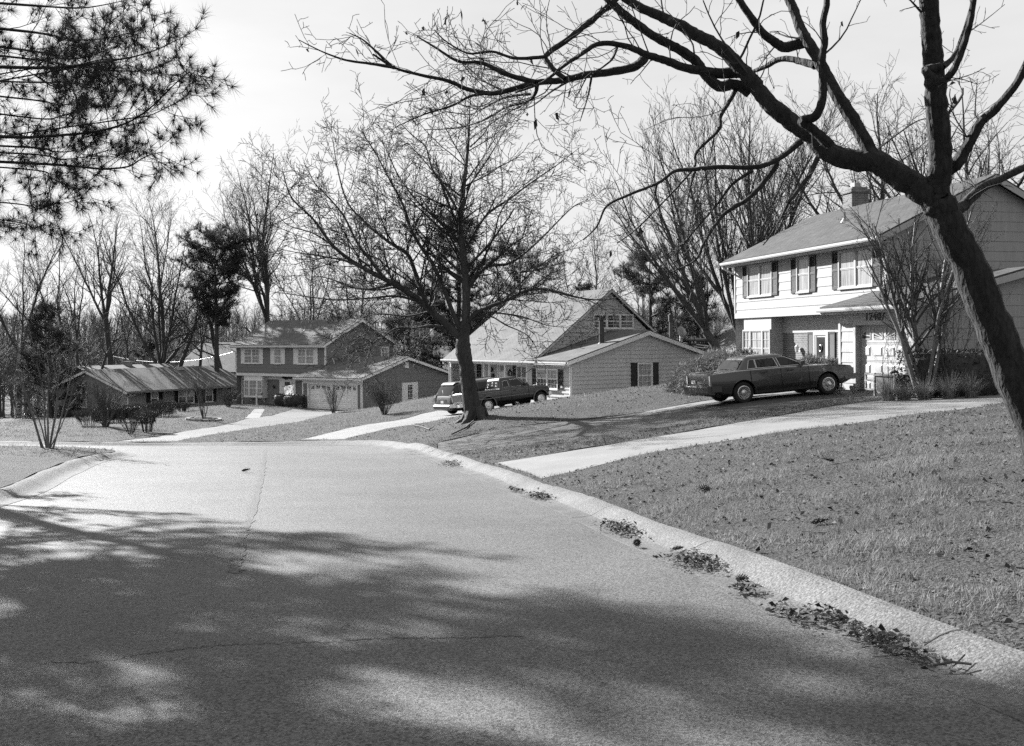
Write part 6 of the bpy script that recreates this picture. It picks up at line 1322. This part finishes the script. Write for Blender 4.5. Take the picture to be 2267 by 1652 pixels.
# the banner hanging by the grey garage
o = local(HB, -6.5, -.05, 1.95); fl = empty('house_flag', o, R(-36.7)); tag(fl, 'bright hanging flag on a short pole at the double garage corner', 'flag')
q = MB(); q.tube([(0, 0, .15), (-.75, -.45, -.12), (-1.35, -.8, -.28)], .016, 6); q.build('pole', M['dark'], fl)
q = MB(); nx, nz = 9, 10
for i in range(nx + 1):
    for j in range(nz + 1):
        u, v = i / nx, j / nz; q.v.append((-1.25 + .70 * u + .10 * v * (1 - u) + .05 * math.sin(3 * v), -.75 + .42 * u + .05 * math.sin(9 * u + 4 * v), -.26 + .12 * u - (1.15 - .25 * abs(u - .4)) * v))
for i in range(nx):
    for j in range(nz):
        q.f.append((i * (nz + 1) + j, (i + 1) * (nz + 1) + j, (i + 1) * (nz + 1) + j + 1, i * (nz + 1) + j + 1)); q.m.append(1 if (j > 5 and (i + j) % 4 < 3) or (i + 2 * j) % 7 == 0 else 0)
q.build('cloth', [mat('flag_white', .85, .7, .1, trans=.5), mat('flag_grey', .3, .7, .3, trans=.4)], fl, 60)
def pot(o, label, r=.22, h_=.35):
    p = empty('flower_pot', o); tag(p, label, 'pot'); q = MB(); q.lathe([(0, 0), (r * .75, 0), (r, h_ * .85), (r * 1.1, h_ * .85), (r * 1.1, h_), (r * .95, h_), (r * .9, h_ * .88), (0, h_ * .88)], (0, 0, 0), 16); q.build('pot', M['stone'], p, 40); return p
pot(local(HB, -6.3, -.5), 'clay pot at the left corner of the double garage')
o = gpos(957, 880); bb = empty('bird_bath', (o[0], o[1], o[2] - .12)); tag(bb, 'stone pedestal table on the lawn left of the minivan', 'garden table')
q = MB(); q.box(-.42, .42, -.42, .42, 1.02, 1.10); q.build('top', M['stone'], bb); q = MB(); q.box(-.13, .13, -.13, .13, .2, 1.02); q.build('pedestal', M['stone'], bb); q = MB(); q.box(-.5, .5, -.2, .2, .32, .42); q.box(-.35, .35, -.28, .28, -.1, .2); q.build('base', M['stone'], bb)
o = gpos(451, 935); rg_ = empty('stone_ring', (o[0], o[1], o[2])); tag(rg_, 'ring of low edging stones around the sapling clump', 'edging')
rng = random.Random(3)
q = MB()
for k in range(16):
    a = k * math.pi / 8; x, y = .95 * math.cos(a), .95 * math.sin(a); z = gz1(o[0] + x, o[1] + y) + .12 - o[2]; q.box(-.17, .17, -.09, .09, -.1, .13 + rng.uniform(-.02, .02), t=lambda u, v, w_: (x - math.sin(a) * u + math.cos(a) * v, y + math.cos(a) * u + math.sin(a) * v, z + w_))
q.build('edging', M['stone'], rg_)
# cart with a bin, pole and hoses before the white garage
o = gpos(1976, 868, 29.2); ct = empty('garden_cart', (o[0], o[1], o[2]), R(-77)); tag(ct, 'grey storage bin on a wooden frame before the white garage door', 'bin')
q = MB(); q.prism([(-.38, .12), (.36, .1), (.42, .58), (-.42, .58)], -.28, .28, 'y'); q.build('bin', M['plastic'], ct); q = MB(); q.box(-.45, .45, -.32, .32, .58, .63); q.build('lid', M['plastic'], ct)
q = MB()
for x in (-.95, -.5, .46): q.box(x, x + .05, -.3, -.25, 0, .66); q.box(x, x + .05, .25, .3, 0, .66)
for z in (.15, .4, .6): q.box(-.95, -.45, -.31, -.28, z, z + .05); q.box(-.95, -.45, .28, .31, z, z + .05)
q.box(-.95, .51, -.02, .02, .05, .1); q.build('frame', M['stone'], ct)
q = MB(); q.lathe([(.19, -.02), (.23, -.02), (.23, .02), (.19, .02), (.19, -.02)], (.58, 0, .24), 20, 'y'); q.build('wheel', M['dark'], ct)
gl = MB(); gl.tube([(o[0] - .05, o[1] + .05, o[2] + .67), (o[0] + .05, o[1] - .05, o[2] + .72), (o[0] + .12, o[1] - .12, o[2] + .68)], [.03, .05, .02], 8); q_ = gl.build('work_glove', M['black'], None, 60); tag(q_, 'dark glove lying on the grey storage bin', 'glove')
a, b = local(HA, 3.45, -.5), local(HA, 3.75, -.06); pl = MB(); pl.tube([(a[0], a[1], a[2] - .05), (b[0], b[1], a[2] + 1.75)], .016, 6); tag(pl.build('tool_handle', M['plastic'], None), 'long tool handle leaning on the white garage right of the bin', 'tool')
hs = MB(); pts = []
for k in range(60): t = k / 59; c_ = local(HA, .3 + 2.3 * t, -.5 + .18 * math.sin(17 * t) + .1 * math.cos(31 * t)); pts.append((c_[0], c_[1], c_[2] + .03 + .03 * abs(math.sin(23 * t))))
hs.tube(pts, .014, 5); tag(hs.build('garden_hose', M['plastic'], None, 60), 'coiled pale hose along the foot of the white garage door', 'hose')
# pole and wires
g = P(1485, 790, 76); zg = gz1(g[0], g[1]); up = empty('utility_pole', (g[0], g[1], zg)); tag(up, 'grey wooden pole in the back yard right of the tan house peak', 'pole'); q = MB(); q.tube([(0, 0, -.3), (0, 0, P(1485, 700, 76)[2] - zg)], [.16, .13], 10); q.build('shaft', M['barkp'], up, 60); q = MB(); q.box(-.16, .16, -.16, .16, P(1485, 712, 76)[2] - zg, P(1485, 700, 76)[2] - zg + .1); q.build('cap', M['dark'], up)
def wire(a, b, sag, label, r=.015, m='dark'):
    q = MB(); a, b = Vector(a), Vector(b); q.tube([a.lerp(b, t / 16) - Vector((0, 0, sag * 4 * (t / 16) * (1 - t / 16))) for t in range(17)], r, 4); tag(q.build('overhead_wire', M[m], None), label, 'wire', 'overhead wires')
wire(P(1420, 738, 80), P(1640, 770, 70), .25, 'upper dark wire between the pole and the white house'); wire(P(1440, 752, 80), P(1700, 776, 68), .25, 'lower dark wire between the pole and the white house')
wire(P(230, 783, 112), P(520, 778, 100), 1.0, 'bright wire strung in front of the trunks behind the ranch house', .009, 'metal'); wire(P(300, 735, 150), P(520, 700, 130), .6, 'faint wire crossing the far wood above the ranch house', .008, 'barkp')
for px, py, s in ((470, 783, 1), ):
    pass

# ------------------------------------------------------------------ lawn cover, leaves, litter
rng = np.random.default_rng(7); hard = [np.array(p) for _, p, mk, _ in regions if mk] + [np.array(outer_poly)]
def on_lawn(x, y):
    ok = np.ones(len(x), bool)
    for p in hard: ok &= ~inside(p, x, y)
    return ok
def scatter(n, x0, x1, y0, y1, keep=None):
    x = rng.uniform(x0, x1, n); y = rng.uniform(y0, y1, n); k = on_lawn(x, y) & (np.abs(x) < .53 * y + 1.0)
    if keep is not None: k &= keep(x, y)
    return x[k], y[k]
def blades(x, y, h0, w_, name, label, m='blade'):
    n = len(x); z = gz(x, y) + .11; z += .035 * np.sin(x * 2.1 + y * .7) * np.sin(y * 1.7 - x * .4)
    patch = .35 + 1.0 * (np.sin(x * 3.1 + 1.3 * np.sin(y * 2.3)) * np.sin(y * 3.7 + x) * .5 + .5); h = h0 * rng.uniform(.4, 1.25, n) * patch; a = rng.uniform(0, 6.283, n); ln = rng.uniform(.2, 1.1, n) * h; b = a + rng.normal(0, .9, n); w2 = w_ * rng.uniform(.6, 1.3, n)
    V = np.empty((n, 3, 3)); V[:, 0] = np.stack([x - np.sin(a) * w2, y + np.cos(a) * w2, z], 1); V[:, 1] = np.stack([x + np.sin(a) * w2, y - np.cos(a) * w2, z], 1); V[:, 2] = np.stack([x + np.cos(b) * ln, y + np.sin(b) * ln, z + h], 1)
    o = link(name, np_mesh(name, V.reshape(-1, 3), np.arange(3 * n).reshape(-1, 3), 3), M[m]); tag(o, label, 'grass', kind='stuff'); return o
xs = [scatter(170000, 0, 14, 5, 15), scatter(110000, -1, 18, 15, 27)]
blades(np.concatenate([a for a, b in xs]), np.concatenate([b for a, b in xs]), .072, .0042, 'lawn_grass', 'short dormant grass blades of the right foreground lawn')
x, y = scatter(90000, -24, 22, 26, 50); blades(x, y, .085, .009, 'lawn_grass', 'short dormant grass blades of the middle lawns')
x, y = scatter(60000, -40, 10, 46, 78); blades(x, y, .11, .016, 'lawn_grass', 'short dormant grass blades of the far lawns')
def leaves(x, y, size, name, label, m, dz=.14, curl=.3):
    rr = random.Random(len(x)); z = gz(x, y) + dz; o = leaf_cards(name, list(zip(x, y, z)), size, m, rr, flat=curl); tag(o, label, 'leaves', kind='stuff'); return o
x, y = scatter(9000, 0, 14, 5, 26); leaves(x, y, .06, 'fallen_leaves', 'pale fallen leaves scattered over the right lawn', 'leaf')
x, y = scatter(9000, 0, 14, 5, 26); leaves(x, y, .058, 'fallen_leaves', 'dark fallen leaves scattered over the right lawn', 'leafd', dz=.14)
x, y = scatter(9000, -3, 12, 22, 34); k = (y < 24 + .5 * x + 6); leaves(x[k], y[k], .075, 'fallen_leaves', 'leaves gathered on the grass strip between the driveways', 'leaf')
x, y = scatter(5000, -14, 10, 30, 46); leaves(x, y, .07, 'fallen_leaves', 'leaves around the street tree and middle lawns', 'leafd')
def pile(px, py, label, seed, lx, ly, n, ang):
    n = int(n * 1.7); q = G(px, py); rr = random.Random(seed); V = []; c, s = math.cos(ang), math.sin(ang)
    for k in range(n):
        u, v = rr.gauss(0, .42) * lx, rr.gauss(0, .42) * ly; x, y = q[0] + u * c - v * s, q[1] + u * s + v * c; V.append((x, y, gz1(x, y) + .03 + abs(rr.gauss(0, .028)) * math.exp(-(u / lx) ** 2 - (v / ly) ** 2) * 1.6))
    h = empty('leaf_pile', (q[0], q[1], q[2])); tag(h, label, 'leaf pile', 'leaf piles in the gutter')
    V = [(a - q[0], b - q[1], c_ - q[2]) for a, b, c_ in V]; k = int(n * .6)
    o = leaf_cards('leaves', V[:k], .05, 'leafd', rr, h, flat=.32); o['kind'] = 'stuff'; o = leaf_cards('pale_leaves', V[k:], .045, 'leaf', rr, h, flat=.3); o['kind'] = 'stuff'
    t = MB()
    for k in range(8): u, v = rr.gauss(0, .4) * lx, rr.gauss(0, .4) * ly; a = rr.uniform(0, 6.28); x, y = u * c - v * s, u * s + v * c; z = gz1(q[0] + x, q[1] + y) - q[2] + .05; l = rr.uniform(.05, .14); t.tube([(x, y, z), (x + l * math.cos(a), y + l * math.sin(a), z + .02)], .003, 4)
    t.build('twigs', M['twig'], h)['kind'] = 'stuff'
ka = R(101.5)
for k, (px, py, lx, ly, n, lab) in enumerate(((1375, 1178, .75, .22, 330, 'long wide leaf pile in the gutter, farthest large one'), (1540, 1252, .6, .24, 330, 'thick leaf pile in the gutter next to a kerb crack'), (1195, 1104, .6, .2, 200, 'leaf pile at the corner of the concrete driveway apron'), (1648, 1315, .18, .14, 70, 'small leaf clump in the gutter with a pine cone above it'), (1745, 1372, .4, .10, 90, 'thin string of leaves at the asphalt edge'), (1835, 1380, .38, .14, 150, 'leaf pile close under the kerb face, second nearest the camera'), (1965, 1437, .55, .16, 240, 'nearest long leaf pile in the gutter'), (1000, 1030, 1.0, .35, 200, 'leaf pile at the foot of the asphalt driveway'), (1140, 1090, .5, .1, 70, 'thin leaf streak along the driveway apron'))): pile(px, py, lab, 120 + k, lx, ly, n, ka)
def cone(px, py, label, seed, s=1.0, up=0):
    q = G(px, py); rr = random.Random(seed); h = MB()
    for i in range(9):
        t = i / 8; r_ = (.035 * math.sin(math.pi * (.12 + .8 * t)) + .008) * s
        for j in range(7): a = j * .9 + i * .5; h.add([(r_ * math.cos(a - .35) * .5, r_ * math.sin(a - .35) * .5, .12 * s * t), (r_ * math.cos(a + .35) * .5, r_ * math.sin(a + .35) * .5, .12 * s * t), (r_ * 1.15 * math.cos(a), r_ * 1.15 * math.sin(a), .12 * s * t + .014)], [(0, 1, 2)])
    h.lathe([(0, 0), (.014 * s, .02), (.018 * s, .06), (.006, .12 * s)], (0, 0, 0), 7)
    o = h.build('pine_cone', M['leafd'], None); o.location = (q[0], q[1], q[2] + (.15 if up else .05)); o.rotation_euler = (R(80), 0, rr.uniform(0, 6.28)); tag(o, label, 'pine cone', 'fallen pine cones')
cone(1627, 1293, 'pine cone in the gutter above the small leaf clump', 1); cone(1412, 1212, 'pine cone at the asphalt edge below the long wide leaf pile', 2, 1.1); cone(1486, 1226, 'pine cone at the left tip of the thick leaf pile', 3); cone(1794, 1188, 'big dark pine cone standing out on the right lawn', 4, 1.5, 1); cone(1572, 1110, 'dark pine cone on the lawn nearest the kerb corner', 5, 1.5, 1); cone(1846, 1042, 'dark pine cone on the upper right lawn', 6, 1.4, 1); cone(535, 1047, 'lone dark cone lying in the middle of the road', 7, 1.6)
def twig_thing(pix, label, r=.008, dz=.14, seed=1):
    rr = random.Random(seed); q = MB(); pts = [G(*p_) for p_ in pix]; q.tube([(p_[0], p_[1], p_[2] + dz + rr.uniform(0, .03)) for p_ in pts], r, 5); p = pts[len(pts) // 2]; e = pts[-1]
    q.tube([(p[0], p[1], p[2] + dz), ((p[0] + e[0]) / 2 + .05, (p[1] + e[1]) / 2 + .08, p[2] + dz + .05)], r * .7, 5); tag(q.build('fallen_twig', M['twig'], None), label, 'twig', 'fallen twigs')
twig_thing([(2065, 1489), (2110, 1490), (2150, 1494)], 'bare twig lying across the gutter at bottom right', .008, .04); twig_thing([(1775, 1216), (1830, 1220)], 'thin twig on the right lawn below the pine cone', .006, .15, 2); twig_thing([(1000, 972), (1030, 958), (1048, 942)], 'fallen branch against the foot of the street tree', .03, .16, 3); twig_thing([(912, 950), (935, 955), (950, 962), (960, 955)], 'curled fallen twig on the grass left of the street tree', .02, .18, 4)
# seam and cracks in the asphalt: thin raised strips of tar
def strip(pix, w_, name, label, m, seed, wob=.02):
    rr = random.Random(seed); pts = catmull([G(*p_)[:2] for p_ in pix], 14); V, Fq = [], []
    for i, p_ in enumerate(pts):
        a, b = pts[max(i - 1, 0)], pts[min(i + 1, len(pts) - 1)]; t = np.array(b) - np.array(a); t = t / (np.linalg.norm(t) + 1e-9); n_ = np.array([t[1], -t[0]]); c = np.array(p_) + n_ * rr.gauss(0, wob); ww = w_ * rr.uniform(.5, 1.3)
        for s in (-1, 1): q = c + n_ * s * ww; V.append((q[0], q[1], gz1(*q) + .005))
        if i: Fq.append((2 * i - 2, 2 * i - 1, 2 * i + 1, 2 * i))
    tag(link(name, np_mesh(name, V, Fq), M[m]), label, kind='structure')
M['seam'] = asphalt('asphalt_seam', .06, contrast=.5)
strip([(100, 1467), (230, 1463), (310, 1448), (420, 1436), (500, 1428), (600, 1424), (720, 1422), (860, 1413), (980, 1413), (1160, 1408)], .008, 'road_crack', 'thin crack across the near road', 'tar', 1)
strip([(588, 996), (583, 1030), (573, 1075), (556, 1140), (538, 1190), (524, 1245), (518, 1270)], .06, 'road_seam', 'darker seam along the middle of the road', 'seam', 2, .015)
